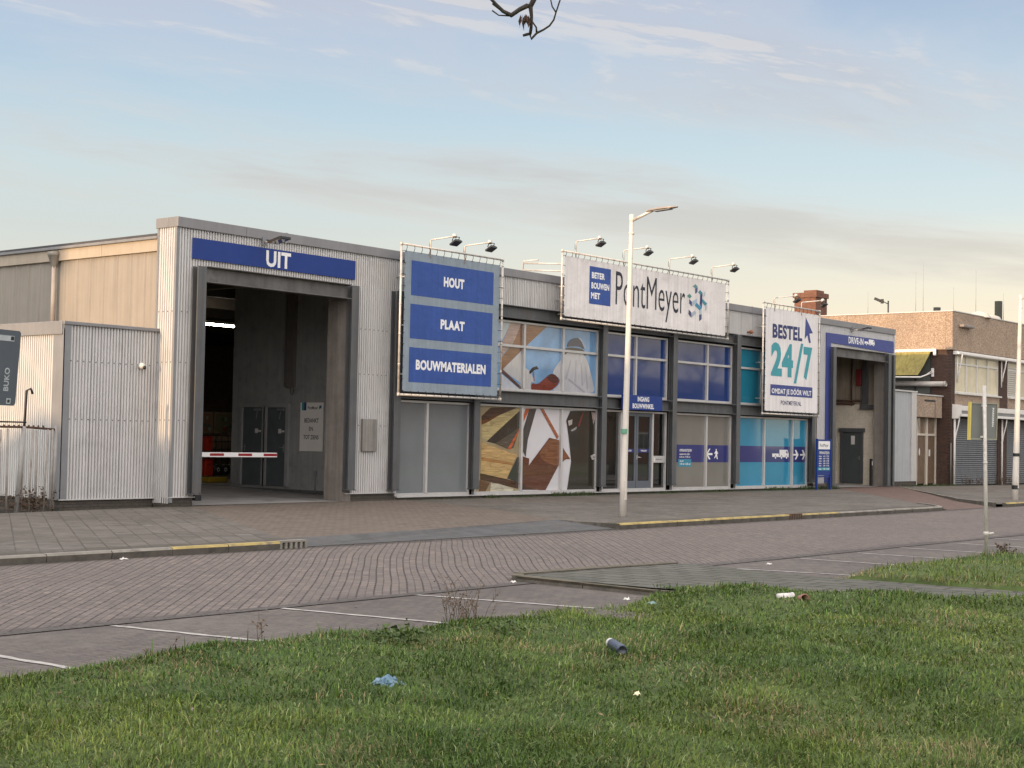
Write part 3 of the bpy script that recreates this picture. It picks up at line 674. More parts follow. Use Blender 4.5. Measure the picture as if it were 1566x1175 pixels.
MURAL_LOW=[((78,62,50),[(10.32,2.29),(10.70,2.53),(11.86,2.57),(11.06,2.33),(10.33,2.07)]),((105,70,45),[(10.33,2.16),(11.06,2.33),(11.01,2.25),(10.33,2.06)]),((62,58,50),[(10.55,1.61),(11.95,2.49),(11.97,2.02),(10.91,1.56)]),((182,166,120),[(10.33,2.03),(11.06,2.33),(11.95,2.55),(11.95,2.48),(10.55,1.63),(10.34,1.73)]),((92,84,72),[(10.91,1.56),(11.97,2.02),(11.70,1.45),(11.46,1.41)]),((80,78,76),[(12.09,1.93),(12.36,2.54),(12.68,2.55),(12.32,1.69),(12.24,1.20),(12.11,1.36)]),((190,98,62),[(11.43,1.41),(11.91,1.94),(12.20,2.54),(12.37,2.54),(12.09,2.14),(11.58,1.41)]),((192,162,112),[(10.34,1.59),(11.86,1.26),(11.66,0.97),(11.42,0.60),(10.34,0.76)]),((165,125,80),[(10.36,1.19),(11.72,1.04),(11.69,0.97),(10.36,1.10)]),((80,58,42),[(10.31,0.76),(11.42,0.60),(12.08,0.48),(12.75,0.29),(12.11,0.30),(10.32,0.59)]),((105,78,52),[(10.29,0.59),(10.73,0.51),(10.53,0.26),(10.27,0.27)]),((192,186,166),[(10.76,0.51),(11.12,0.47),(11.74,0.34),(11.68,0.25),(10.74,0.26)]),((60,62,58),[(11.45,0.62),(11.87,1.20),(12.05,1.20),(12.07,0.57),(11.98,0.48)]),((102,66,52),[(12.02,1.24),(12.40,1.16),(12.38,0.97),(13.29,1.75),(13.75,1.69),(13.77,1.00),(13.14,0.25),(12.62,0.31),(12.05,0.46)]),((128,88,64),[(12.72,1.20),(13.29,1.75),(13.78,1.67),(13.99,1.41),(14.33,1.13),(14.10,1.17),(13.67,0.92)]),((165,104,78),[(12.84,2.56),(12.99,2.56),(13.73,1.79),(13.65,1.71)]),((58,56,50),[(14.26,2.53),(15.65,2.57),(15.66,0.17),(14.15,0.19),(14.34,1.09),(14.18,1.86),(14.07,2.26)]),((125,60,55),[(14.85,2.49),(14.90,2.49),(14.70,2.09),(14.63,2.13)]),((150,150,150),[(14.28,1.98),(14.58,2.09),(14.55,2.01),(14.35,1.94)]),((165,150,145),[(15.27,2.54),(15.48,2.50),(15.45,2.3),(15.38,2.16)]),((185,180,175),[(15.27,1.25),(15.55,1.34),(15.55,1.28),(15.38,1.21),(15.56,1.15),(15.34,1.13)]),((185,180,175),[(14.14,2.25),(14.35,2.29),(14.34,2.15),(14.19,2.10)])]
def clip(polys, x0, x1, z0, z1):
    out = []
    for c, pts in polys:
        for ax, lo, s in ((0, x0, 1), (0, x1, -1), (1, z0, 1), (1, z1, -1)):
            res = []
            for k in range(len(pts)):
                p, q = pts[k], pts[(k+1) % len(pts)]; a = (p[ax]-lo)*s; b = (q[ax]-lo)*s
                if a >= 0: res.append(p)
                if a*b < 0: f = a/(a-b); res.append((p[0]+(q[0]-p[0])*f, p[1]+(q[1]-p[1])*f))
            pts = res
            if len(pts) < 3: break
        if len(pts) >= 3: out.append((c, pts))
    return out
def soften(polys):
    soft = {(185,186,192), (122,62,52), (85,48,44), (38,48,80), (38,34,38), (168,178,200), (128,88,64)}
    out = []
    for c, pts in polys:
        if c in soft:                       # rounded outlines for figure and cloth
            for it in range(2): pts = [q for i in range(len(pts)) for a, b in [(pts[i], pts[(i+1) % len(pts)])] for q in ((a[0]*.78+b[0]*.22, a[1]*.78+b[1]*.22), (a[0]*.22+b[0]*.78, a[1]*.22+b[1]*.78))]
        out.append((c, pts))
    return out
def panes(polys, cells):
    r = []
    for c in cells: r += clip(polys, *c)
    return r
up_cells = [(a, b, c, d) for a, b in ((10.055, 11.98), (12.06, 13.76), (13.84, 15.465)) for c, d in ((3.074, TR-.035), (TR+.035, 4.875))]
lo_cells = [(a, b, .274, 2.565) for a, b in ((10.055, 11.94), (12.02, 13.76), (13.84, 15.465))]
prints(win[1], panes(soften(MURAL_UP), up_cells), .049); prints(win[0], panes(soften(MURAL_LOW), lo_cells), .049)
P_navy = film((58, 64, 118), 'navy_stripe_film'); P_white = ink((214, 214, 222), .3, name='white_window_lettering'); P_tealbox = film((66, 140, 165), 'teal_box_film')
m = MB(); y = .0485
for a, b in ((19.605, 21.51), (21.59, 23.045)): m.quad((a, y, 1.065), (b, y, 1.065), (b, y, 1.624), (a, y, 1.624), 0)
m.quad((19.99, y-.0012, .925), (20.75, y-.0012, .925), (20.75, y-.0012, 1.167), (19.99, y-.0012, 1.167), 2)
wletter(m, 'OPENINGSTIJDEN', (20.054, 20.765, 1.404, 1.483), y-.002, .02, 1); wletter(m, 'maandag t/m vrijdag', (20.057, 20.66, 1.299, 1.354), y-.002, .02, 1)
wletter(m, '6.30 tot 17.00 uur', (20.06, 20.705, 1.208, 1.262), y-.002, .02, 1); wletter(m, 'zaterdag', (20.069, 20.30, 1.084, 1.13), y-.0025, .02, 1); wletter(m, '7.30 tot 12.00 uur', (20.071, 20.712, .983, 1.045), y-.0025, .02, 1)
ARROW_LEFT=[(21.652,1.335),(21.822,1.507),(21.903,1.507),(21.759,1.364),(22.029,1.365),(22.031,1.301),(21.774,1.299),(21.913,1.164),(21.819,1.157)]
WALKER=[(22.221,1.485),(22.26,1.506),(22.299,1.486),(22.277,1.46),(22.316,1.431),(22.35,1.396),(22.387,1.343),(22.352,1.334),(22.318,1.371),(22.317,1.316),(22.367,1.173),(22.313,1.165),(22.263,1.273),(22.184,1.194),(22.143,1.201),(22.221,1.302),(22.225,1.366),(22.171,1.341),(22.138,1.351),(22.205,1.416),(22.245,1.452)]
m.poly([(x, y-.002, z) for x, z in ARROW_LEFT], 1); m.poly([(x, y-.002, z) for x, z in WALKER], 1)
m.build('window_lettering', [P_navy, P_white, P_tealbox], w3)
def truck_icon(m, y, tr, tk, mi, hole):
    x0, x1, z0, z1 = tr; m.quad((x0, y, z0), (x1, y, z0), (x1, y, z1), (x0, y, z1), mi); m.quad((x1, y, z0), (tk[0], y, z0), (tk[0], y, z0+.03), (x1, y, z0+.03), mi)
    a, b, c, d = tk; W_ = b-a; H = d-c
    m.poly([(a, y, c), (b, y, c), (b, y, c+H*.45), (a+W_*.93, y, c+H*.75), (a+W_*.85, y, d), (a, y, d)], mi)
    m.poly([(a+W_*.73, y-.001, c+H*.55), (a+W_*.90, y-.001, c+H*.5), (a+W_*.84, y-.001, c+H*.82), (a+W_*.73, y-.001, c+H*.85)], hole)
    for xx in ((x0+x1)/2, a+W_*.22, a+W_*.77):
        r = H*.18
        m.poly([(xx+r*1.35*math.cos(k*math.pi/8), y-.001, c+r*1.35*math.sin(k*math.pi/8)) for k in range(16)], hole)
        m.poly([(xx+r*math.cos(k*math.pi/8), y-.002, c-.01+r*math.sin(k*math.pi/8)) for k in range(16)], mi)
m = MB()
for a, b in ((23.475, 25.26), (25.34, 27.24), (27.32, 28.345)): m.quad((a, y, 1.071), (b, y, 1.071), (b, y, 1.623), (a, y, 1.623), 0)
truck_icon(m, y-.0015, (25.962, 26.422, 1.255, 1.373), (26.468, 27.12, 1.246, 1.507), 1, 0)
ARROW_R=[(27.443,1.366),(27.663,1.367),(27.567,1.506),(27.659,1.512),(27.847,1.338),(27.668,1.168),(27.576,1.171),(27.69,1.307),(27.445,1.306)]
for o_ in (0, .515): m.poly([(p+o_, y-.002, q) for p, q in ARROW_R], 1)
m.build('window_lettering', [P_navy, P_white], w4)

# glazed entrance
def glass_mat():
    m = bpy.data.materials.new('entrance_glass'); m.use_nodes = True; t = NT(m.node_tree); t.n.clear()
    p = t.node('ShaderNodeBsdfPrincipled', {'Base Color': (.012, .014, .016), 'Roughness': .02, 'Specular IOR Level': 1.0, 'IOR': 1.9, 'Coat Weight': .6})
    tr = t.node('ShaderNodeBsdfTransparent', {'Color': (.62, .68, .66)})
    mx = t.node('ShaderNodeMixShader', {0: .62, 1: tr.outputs[0], 2: p.outputs[0]}); o = t.node('ShaderNodeOutputMaterial'); t.l.new(mx.outputs[0], o.inputs[0]); return m
M_glass = glass_mat()
en = window(15.78, 19.20, L0, L1, [16.72, 18.42], [], lambda i, j: M_glass if i != 1 else None, name='entrance')
m = MB()
for a, b in ((16.77, 17.56), (17.58, 18.37)):
    m.bbox(a, a+.09, .0, .06, .27, 2.555, .004); m.bbox(b-.09, b, .0, .06, .27, 2.555, .004); m.bbox(a+.09, b-.09, .0, .06, .27, .50, .004); m.bbox(a+.09, b-.09, .0, .06, 2.46, 2.555, .004)
dr = m.build('entrance_door', pbr('slate_door_paint', (.11, .125, .15), .45, 0, .08), en)
m = MB(); m.box(16.86, 17.47, .025, .035, .5, 2.46); m.box(17.67, 18.28, .025, .035, .5, 2.46); m.build('door_glass', M_glass, dr)
m = MB()
for a, b in ((16.86, 17.47), (17.67, 18.28)): m.quad((a, .022, 1.36), (b, .022, 1.36), (b, .022, 1.47), (a, .022, 1.47), 0); wletter(m, 'WELKOM', (a+.17, b-.13, 1.39, 1.44), .020, .02, 1)
m.build('door_sticker', [P_navy, P_white], dr)
m = MB(); m.tube([(17.60, .0, 1.22), (17.60, -.06, 1.22), (17.75, -.06, 1.205)], .013, 8); m.bbox(17.58, 17.62, -.01, .0, 1.15, 1.28, .003); m.build('door_handle', pbr('brushed_steel', (.7, .7, .7), .3, .9), dr)
m = MB(); m.bbox(18.47, 19.14, -.012, .045, 1.05, 1.26, .004); wletter(m, 'BRIEVENBUS', (18.62, 18.98, 1.135, 1.165), -.0135, .01, 1); m.box(18.50, 18.59, -.016, -.012, 1.10, 1.21, 2)
m.build('letterbox_panel', [M_alu, M_dark, M_white], en)

# passage behind the left gateway
M_wallin = pbr('dark_grey_passage_wall', (.33, .335, .33), .75, 0, .12, 1.2, .12, dirt=(.10, .10, .10), dirt_amt=.4, dirt_scale=3)
M_floor = pbr('passage_concrete', (.31, .30, .29), .75, 0, .15, 1.3, 0, dirt=(.07, .07, .07), dirt_amt=.5)
m = MB(); m.box(7.05, 7.2, .1, 6.32, .05, 5.99); m.build('passage_wall', M_wallin, shop)
m = MB(); m.box(7.03, 7.05, .3, 6.31, .0, .24); m.build('passage_skirting', pbr('dark_skirting', (.10, .105, .105), .7), shop)
m = MB(); m.box(5.13, 5.42, .0, .62, .10, 4.97); m.build('gate_jamb', M_concrete, shop)
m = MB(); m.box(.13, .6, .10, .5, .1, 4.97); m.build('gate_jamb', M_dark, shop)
m = MB(); m.poly([(.3, .0, .112), (7.03, .0, .118), (7.03, 3.2, .14), (7.03, 6.3, .24), (7.03, 29.8, .25), (35.3, 29.8, .25), (35.3, .1, .13), (35.28, 0, .13), (30.0, 0, .12), (29.9, 3, .25), (7.3, 6.4, .25)][:5]+[(.3, 29.8, .25), (.3, 6.3, .24)]); m.poly([(7.04, 6.35, .252), (35.2, 6.35, .252), (35.2, 29.8, .252), (7.04, 29.8, .252)]); m.poly([(28.6, .1, .14), (35.28, .1, .135), (35.28, 6.34, .22), (28.6, 6.34, .22)]); m.poly([(7.25, .1, .2), (28.55, .1, .2), (28.55, 6.34, .24), (7.25, 6.34, .24)])
m.build('floor', M_floor, shop)
m = MB(); m.poly([(4.6, .3, .128), (4.66, .3, .128), (5.9, 5.2, .225), (5.84, 5.2, .225)]); m.build('floor_line', pbr('faded_floor_paint', (.24, .23, .22), .8), shop)
m = MB()
for k in range(9): m.box(.3, 35.2, 1.2+k*3.1, 1.32+k*3.1, 5.55, 5.98)
for xx in (1.5, 3.2, 4.8): m.tube([(xx, .4, 5.42), (xx, 28, 5.42)], .03, 6)
m.build('ceiling_joists', pbr('dusty_joists', (.14, .12, .10), .8), shop)
m = MB(); m.box(.3, 35.2, .35, 29.8, 5.985, 5.995); m.build('ceiling', pbr('dusty_ceiling', (.22, .19, .16), .9), shop)
def idoor(y0, y1, hand):
    m = MB(); x = 7.05
    m.box(x-.07, x+.0, y0, y0+.11, .31, 2.52); m.box(x-.07, x+.0, y1-.11, y1, .31, 2.52); m.box(x-.07, x, y0+.11, y1-.11, 2.42, 2.52)
    f = m.build('passage_door_frame', pbr('grey_door_frame', (.33, .335, .33), .55, 0, .1), shop)
    d = MB().bbox(x-.03, x-.002, y0+.115, y1-.115, .31, 2.415, .004).build('door_leaf', pbr('blue_grey_door', (.10, .115, .125), .5, 0, .1), f)
    h = MB(); yy = y1-.2 if hand else y0+.2
    h.box(x-.036, x-.03, yy-.025, yy+.025, 1.22, 1.42); h.tube([(x-.04, yy, 1.34), (x-.09, yy, 1.34), (x-.09, yy+(-.1 if hand else .1), 1.335)], .012, 6); h.build('door_handle', M_trim, d)
    h = MB(); h.box(x-.034, x-.03, y0+.3, y0+.42, 1.72, 1.84); h.box(x-.033, x-.03, y0+.18, y0+.29, 1.75, 1.80); h.build('door_plate', M_white, d)
    h = MB(); h.box(x-.08, x-.03, y0+.2, y0+.45, 2.33, 2.39); h.tube([(x-.06, y0+.3, 2.34), (x-.1, y0+.32, 2.1)], .012, 6); h.build('door_closer', M_trim, d)
idoor(4.90, 5.93, True); idoor(3.97, 4.95, False)
m = MB(); m.box(6.95, 7.05, 3.78, 4.06, 2.95, 5.5); m.box(6.98, 7.05, 4.12, 4.18, 2.98, 5.5); m.lathe((6.99, 3.86, 2.72), [(0, 0), (.05, .08), (.055, .2), (.02, .23)], 8)
m.build('wall_duct', pbr('grey_duct', (.17, .16, .15), .5, .1, .1), shop)
m = MB(); m.tube([(7.0, 2.9, .12), (7.0, 2.9, .62)], .022, 8); m.box(6.97, 7.03, 2.86, 2.94, .60, .76); m.build('guide_stub', M_trim, shop)
m = MB(); m.bbox(5.72, 6.20, -.075, -.012, 1.32, 2.11, .01); mc = m.build('meter_cupboard', pbr('weathered_grey_box', (.27, .255, .235), .7, .1, .12, 3, .3), shop)
m = MB(); m.lathe((24.08, -.10, 5.467), [(0, 0), (.06, 0), (.07, .05), (.05, .10), (0, .11)], 10, axis=(0, -1, 0)); m.tube([(24.08, .03, 5.467), (24.08, -.1, 5.467)], .03, 8); m.build('vent_stub', pbr('rusty_orange', (.30, .13, .06), .8, 0, .2), shop)
# partition that closes the hall off behind the windows
m = MB(); m.box(7.2, 15.7, .25, .3, .2, 5.3); m.box(19.3, 28.9, .25, .3, .2, 5.3); m.box(15.7, 19.3, .25, .3, 2.7, 5.3)
m.build('window_backing', M_dark, shop)

# drive-in on the right
M_whitewash = bricks('whitewashed_brick', (.80, .73, .60), (.76, .69, .57), (.68, .62, .52), .21, .0625, (R(90), R(90), 0), .006, .85, .35, .35, (.60, .50, .38), vcol=.1)
M_upwall = pbr('sooty_upper_wall', (.34, .29, .23), .85, 0, .2, 1.2, .3)
m = MB(); m.box(35.14, 35.3, .12, 3.4, .05, 3.35); m.build('whitewashed_wall', M_whitewash, shop)
m = MB(); m.box(35.16, 35.3, .12, 12, 3.35, 5.99); m.box(35.15, 35.3, 3.4, 12, .1, 3.35); m.build('upper_drive_wall', M_upwall, shop)
m = MB(); m.box(34.66, 34.98, .0, .46, .12, 4.97); m.build('gate_jamb', M_concrete, shop)
m = MB(); m.box(28.5, 28.62, .1, 12, .1, 5.9); m.box(28.6, 35.2, 12, 12.1, .1, 5.9); m.build('drive_partition', M_upwall, shop)
m = MB(); m.box(35.06, 35.14, 2.0, 2.09, .2, 2.25); m.box(35.06, 35.14, 1.11, 1.20, .2, 2.25); m.box(35.04, 35.14, 1.04, 2.16, 2.25, 2.40)
f = m.build('service_door_frame', M_steel, shop)
d = MB().bbox(35.10, 35.135, 1.205, 1.995, .19, 2.245, .004).build('door_leaf', pbr('bottle_grey_door', (.075, .088, .088), .5, 0, .08), f)
m = MB(); m.box(35.093, 35.1, 1.47, 1.63, 1.75, 2.1); m.build('door_notice', M_white, d)
m = MB(); m.box(35.09, 35.1, 1.24, 1.29, 1.15, 1.3); m.tube([(35.09, 1.26, 1.24), (35.04, 1.26, 1.24), (35.04, 1.36, 1.235)], .012, 6); m.build('door_handle', M_trim, d)
m = MB(); m.tube([(35.08, 3.3, 3.52), (35.08, 1.2, 3.50)], .035, 8); m.tube([(35.06, 3.3, 3.40), (35.06, 1.5, 3.38)], .05, 8); m.tube([(35.08, 1.62, 3.3), (35.08, 1.62, 5.2)], .03, 8)
m.build('wall_pipe', M_rust, shop)
m = MB(); m.box(35.0, 35.16, .93, 1.13, 3.35, 5.3); m.build('wall_post', M_steel, shop)
m = MB(); m.box(34.95, 35.14, .50, 1.2, 3.16, 3.34); m.build('bracket', M_steel, shop)
m = MB(); m.bbox(35.02, 35.15, 1.18, 1.42, 4.1, 4.75, .02); m.build('alarm_box', pbr('dull_red_paint', (.22, .03, .03), .5), shop)
m = MB(); m.bbox(35.42, 35.50, -.02, .10, .12, ZB, .006); m.box(35.42, 35.47, .1, 30, .1, 6.0); m.build('drive_end_wall', M_sheet_plain, shop)
# ------------------------------------------------------------------ signs on the shop
I_blue = ink((44, 72, 136), .5, name='banner_blue', var=.09, streak=.12, bump=.5, bscale=2.5, bdist=.05); I_navy = ink((16, 46, 112), .4, name='sign_blue'); I_greybl = ink((124, 136, 146), .6, name='banner_grey', var=.09, streak=.12, bump=.5, bscale=2.5, bdist=.05)
I_white = ink((222, 220, 222), .5, name='sign_white'); I_cloth = pbr('weathered_white_banner', (.80, .765, .75), .7, 0, .06, 1.0, .16, dirt=(.42, .39, .37), dirt_amt=.4, dirt_scale=.9, bump=.6, bscale=2.2, bdist=.06)
I_clean = pbr('white_banner', (.80, .775, .77), .7, 0, .06, 1.0, .12, bump=.5, bscale=2.2, bdist=.05)
I_text = ink((40, 42, 52), .6, name='banner_black'); I_purple = ink((56, 66, 122), .5, name='panel_violet_blue'); I_ink = ink((48, 56, 96), .6, name='banner_navy'); I_aqua = ink((62, 138, 148), .6, name='banner_teal')

def frame_banner(name, lab, x0, x1, z0, z1, px0, px1, pz0, pz1, paint, extra=None, group='banners on tube frames along the shop roof'):
    """tube frame stood off the wall, cloth laced inside it; paint(mb,y) draws on the cloth"""
    t = thing(name, ((x0+x1)/2, -.5, z0), lab, 'banner', group); y = -.5
    m = MB(); r = .028
    for a, b in (((x0, y, z0), (x0, y, z1)), ((x1, y, z0), (x1, y, z1))): m.tube([a, b], r, 10)
    for zz in (z0, z1): m.tube([(x0, y, zz), (x1, y, zz)], r, 10)
    for xx in (x0, x1):
        for zz in (z0, z1): m.lathe((xx, y, zz-.04), [(0, 0), (.036, 0), (.036, .08), (0, .08)], 10)
        for f in (.15, .5, .85): zq = z0+(min(z1, 6.2)-z0)*f; xi = xx+(.35 if xx == x0 else -.12); m.tube([(xi, y+.03, zq), (xi, -.03, zq)], .02, 8)
        k = int((z1-z0)/.9)
        for i in range(1, k+1): zz = z0+(z1-z0)*i/(k+1); m.lathe((xx, y, zz-.02), [(.028, 0), (.034, 0), (.034, .04), (.028, .04)], 10)
    if extra: extra(m)
    m.build('tube_frame', M_pipe, t)
    m = MB(); m.box(px0, px1, y+.004, y+.012, pz0, pz1, 0); mats = paint(m, y)
    m.build('banner_cloth', mats, t)
    m = MB()
    n = round((x1-x0)/.30)
    for i in range(n+1):
        xx = px0+.02+(px1-px0-.04)*i/n
        for za, zb in ((pz0, z0), (pz1, z1)): m.tube([(xx, y-.002, za+(.02 if za == pz0 else -.02)), (xx+.012, y-.03, (za+zb)/2), (xx, y-.028, zb)], .007, 5)
    n = round((z1-z0)/.30)
    for i in range(n+1):
        zz = pz0+.02+(pz1-pz0-.04)*i/n
        for xa, xb in ((px0, x0), (px1, x1)): m.tube([(xa+(.02 if xa == px0 else -.02), y-.002, zz), ((xa+xb)/2, y-.03, zz+.01), (xb, y-.028, zz)], .007, 5)
    m.build('lacing', M_black, t)
    return t
def paint1(m, y):
    for (a, b, c, d) in ((6.87, 10.055, 5.215, 6.08), (6.86, 10.04, 4.14, 5.0), (6.85, 10.03, 3.055, 3.92)): m.quad((a, y, c), (b, y, c), (b, y, d), (a, y, d), 1)
    for tx, rc in (('HOUT', (8.08, 8.875, 5.53, 5.78)), ('PLAAT', (7.99, 8.92, 4.445, 4.69)), ('BOUWMATERIALEN', (7.10, 9.795, 3.37, 3.62))): wletter(m, tx, rc, y-.002, .05, 2)
    return [I_greybl, I_blue, I_white]
frame_banner('laced_banner', 'tall grey banner of three stacked blue panels on a tube frame', 6.49, 10.42, 2.735, 6.455, 6.635, 10.30, 2.82, 6.30, paint1)
LOGO=[((85,125,130),[(19.97,6.69),(20.11,6.62),(19.98,6.55),(19.83,6.61)]),((72,85,112),[(19.96,6.54),(20.11,6.61),(20.10,6.45),(19.97,6.38)]),((70,125,140),[(20.25,6.53),(20.41,6.45),(20.28,6.37),(20.14,6.45)]),((50,55,100),[(20.27,6.37),(20.40,6.44),(20.38,6.11),(20.24,6.05)]),((165,175,180),[(20.47,6.45),(20.57,6.52),(20.55,6.38),(20.45,6.31)]),((75,125,115),[(19.64,6.36),(19.77,6.28),(19.65,6.21),(19.5,6.28)]),((55,65,100),[(19.63,6.19),(19.78,6.11),(19.78,5.97),(19.63,6.05)]),((150,165,180),[(19.81,6.13),(20.08,6.24),(20.07,6.11),(19.81,5.99)]),((60,125,150),[(20.06,6.11),(20.37,5.96),(20.25,5.88),(19.95,6.02)]),((55,100,150),[(20.24,6.05),(20.39,6.11),(20.37,5.96)]),((65,125,140),[(20.39,6.26),(20.68,6.13),(20.55,6.05),(20.38,6.15)]),((165,170,178),[(20.56,6.05),(20.68,6.11),(20.66,5.95),(20.56,5.88)]),((160,175,180),[(20.22,5.87),(20.36,5.93),(20.36,5.78),(20.23,5.74)]),((70,75,105),[(20.22,5.73),(20.36,5.77),(20.36,5.61),(20.22,5.54)]),((60,65,100),[(19.60,5.86),(19.75,5.78),(19.75,5.62),(19.60,5.71)]),((150,160,170),[(19.77,5.76),(19.93,5.85),(20.06,5.78),(19.76,5.62)])]
def paint2(m, y):
    m.quad((14.333, y, 5.615), (15.382, y, 5.615), (15.382, y, 6.696), (14.333, y, 6.696), 1)
    for tx, rc in (('BETER', (14.44, 15.08, 6.355, 6.535)), ('BOUWEN', (14.43, 15.31, 6.06, 6.24)), ('MET', (14.42, 14.86, 5.77, 5.95))): wletter(m, tx, rc, y-.002, .045, 2)
    letter(m, 'PontMeyer', (15.64, y-.001, 5.70), (1, 0, 0), (0, 0, 1), 3.74, .97, -.006, 3)
    mats = [I_cloth, I_blue, I_white, I_text]; ix = {}
    for k, (c, pts) in enumerate(LOGO):
        if c not in ix: ix[c] = len(mats); mats.append(ink(c, .6))
        m.poly([(px, y-.001-.0004*k, pz) for px, pz in pts], ix[c])
    return mats
def brace2(m):
    for zz in (6.42, 6.62): m.tube([(13.03, -.5, zz), (13.03, .9, zz+.1)], .022, 8)
    m.tube([(13.03, .9, 6.4), (13.03, .9, 6.78), (13.03, .35, 6.78)], .022, 8); m.box(12.6, 13.9, .85, .95, 6.36, 6.44)
frame_banner('laced_banner', 'wide weathered white banner with the shop name on a tube frame over the roof edge', 13.03, 21.97, 5.08, 6.99, 13.16, 21.82, 5.17, 6.875, paint2, brace2)
def paint3(m, y):
    m.quad((24.80, y, 3.357), (27.785, y, 3.357), (27.785, y, 3.73), (24.80, y, 3.73), 1)
    wletter(m, 'BESTEL', (24.90, 26.99, 5.32, 5.80), y-.001, .04, 4)
    wletter(m, 'OMDAT JE DÓÓR WILT', (24.89, 27.70, 3.425, 3.60), y-.002, .03, 3); wletter(m, 'PONTMEYER.NL', (25.53, 26.98, 3.055, 3.20), y-.001, .01, 4)
    wletter(m, '24', (24.82, 26.36, 4.02, 5.16), y-.001, .045, 2); wletter(m, '7', (27.10, 27.735, 4.00, 5.14), y-.001, .045, 2)
    m.poly([(26.42, y-.001, 3.82), (26.60, y-.001, 3.82), (27.08, y-.001, 5.24), (26.90, y-.001, 5.24)], 2)
    m.poly([(p, y-.001, q) for p, q in [(27.234,6.185),(27.766,5.661),(27.506,5.626),(27.626,5.314),(27.493,5.288),(27.36,5.563),(27.173,5.409)]], 1)
    return [I_clean, I_purple, I_aqua, I_white, I_ink]
frame_banner('laced_banner', 'upright white banner with large teal numerals and a blue cursor arrow', 24.26, 28.26, 2.725, 6.475, 24.44, 28.17, 2.82, 6.33, paint3)

# floodlights on bent arms above the banners
def spot():
    t = thing('banner_floodlight', (0, 0, 0), 'x', 'floodlight', 'floodlights on arms above the banners')
    m = MB(); m.tube([(0, 0, -.22), (0, 0, .20), (0, -.03, .235), (0, -.80, .27)], .018, 8); m.build('arm', M_pipe, t, True)
    m = MB(); m.lathe((0, -.80, .23), [(0, .11), (.045, .10), (.065, .05), (.055, 0), (0, 0)], 10); m.build('junction_box', M_pipe, t, True)
    m = MB(); m.tube([(-.11, -.82, .14), (-.11, -.87, .25), (.11, -.87, .25), (.11, -.82, .14)], .012, 6); m.build('bracket', M_black, t, True)
    h = MB(); ax = [(1, 0, 0), (0, .86, -.50), (0, .50, .86)]
    h.obox((0, -.85, .10), ax, .135, .105, .022); h.obox((0, -.862, .132), ax, .10, .07, .016)
    for k in range(5): h.obox((-.08+.04*k, -.868, .150), ax, .004, .065, .012)
    hd = h.build('lamp_head', M_black, t, True)
    g_ = MB(); g_.obox((0, -.838, .078), ax, .12, .09, .003); g_.build('lens', pbr('floodlight_glass', (.25, .25, .25), .1, 0, 0), hd, True)
    c = MB(); c.tube([(0, .02, .19), (.02, .05, .1), (0, .03, .0)], .007, 5); c.build('cable', M_black, t, True)
    return t
sp0 = spot(); first = True
for x, z, lab in [(7.55, 6.43, 'left floodlight on an arm above the three-panel grey banner'), (8.87, 6.43, 'right floodlight on an arm above the three-panel grey banner'),
               (13.66, 7.09, 'floodlight at the left end of the wide white banner'), (16.02, 7.09, 'second floodlight from the left over the wide white banner, beside the lamp post'),
               (18.47, 7.09, 'third floodlight from the left over the wide white banner'), (20.95, 7.09, 'floodlight at the right end of the wide white banner'),
               (25.02, 6.45, 'left floodlight over the upright teal-numeral banner, before the brick chimney'), (26.90, 6.45, 'right floodlight over the upright teal-numeral banner, before the brick chimney')]:
    o = sp0 if first else copy_tree(sp0); first = False
    o.location = (x, -.5, z); o.rotation_euler.z = random.uniform(-.06, .06); o['label'] = lab

def wall_sign(name, lab, pts, y, th, mat, paint, cat='sign'):
    x0 = min(p[0] for p in pts); x1 = max(p[0] for p in pts); z0 = min(p[1] for p in pts)
    t = thing(name, ((x0+x1)/2, y, z0), lab, cat)
    m = MB(); m.prism([(x, y, z) for x, z in pts], (0, th, 0)); m.build('sign_panel', mat, t)
    m = MB(); mats = paint(m, y-.002); m.build('lettering', mats, t); return t
wall_sign('exit_sign', 'long deep blue sign band over the left gateway', [(.407, 5.475), (5.375, 5.475), (5.375, 5.93), (.407, 5.93)], -.04, .028, I_navy,
          lambda m, y: (wletter(m, 'UIT', (2.51, 3.265, 5.515, 5.885), y, .035), [I_white])[1])
def pd(m, y):
    wletter(m, 'DRIVE-IN', (31.47, 32.70, 5.545, 5.79), y, .03, 0); truck_icon(m, y, (32.80, 33.10, 5.61, 5.70), (33.155, 33.665, 5.60, 5.795), 0, 1); return [I_white, I_purple]
wall_sign('drive_in_sign', 'violet blue band bent round the top and left of the right gateway', [(29.70, .32), (30.06, .32), (30.06, 5.48), (35.36, 5.38), (35.36, 5.85), (29.70, 5.83)], -.03, .02, I_purple, pd)
def pi(m, y):
    wletter(m, 'INGANG', (17.16, 17.775, 2.90, 3.045), y, .03); wletter(m, 'BOUWWINKEL', (16.90, 18.04, 2.69, 2.835), y, .03); return [I_white]
wall_sign('entrance_sign', 'square blue sign board over the glazed entrance door', [(16.42, 2.64), (18.50, 2.645), (18.50, 3.08), (16.42, 3.09)], -.3, .08, I_navy, pi)
t = thing('farewell_sign', (7.04, 3.1, 1.26), 'upright white sign on the dark passage wall by the gateway', 'sign')
MB().box(7.02, 7.05, 2.70, 3.55, 1.26, 2.55).build('sign_panel', pbr('white_board', (.90, .87, .82), .5, 0, .04), t)
m = MB(); X = 7.018
def sl(txt, ya, yb, za, zb, mi=0): letter(m, txt, (X, ya, za), (0, -1, 0), (0, 0, 1), ya-yb, zb-za, .015, mi)
sl('BEDANKT', 3.38, 2.84, 2.02, 2.13); sl('EN', 3.20, 3.05, 1.80, 1.91); sl('TOT ZIENS', 3.40, 2.83, 1.58, 1.69)
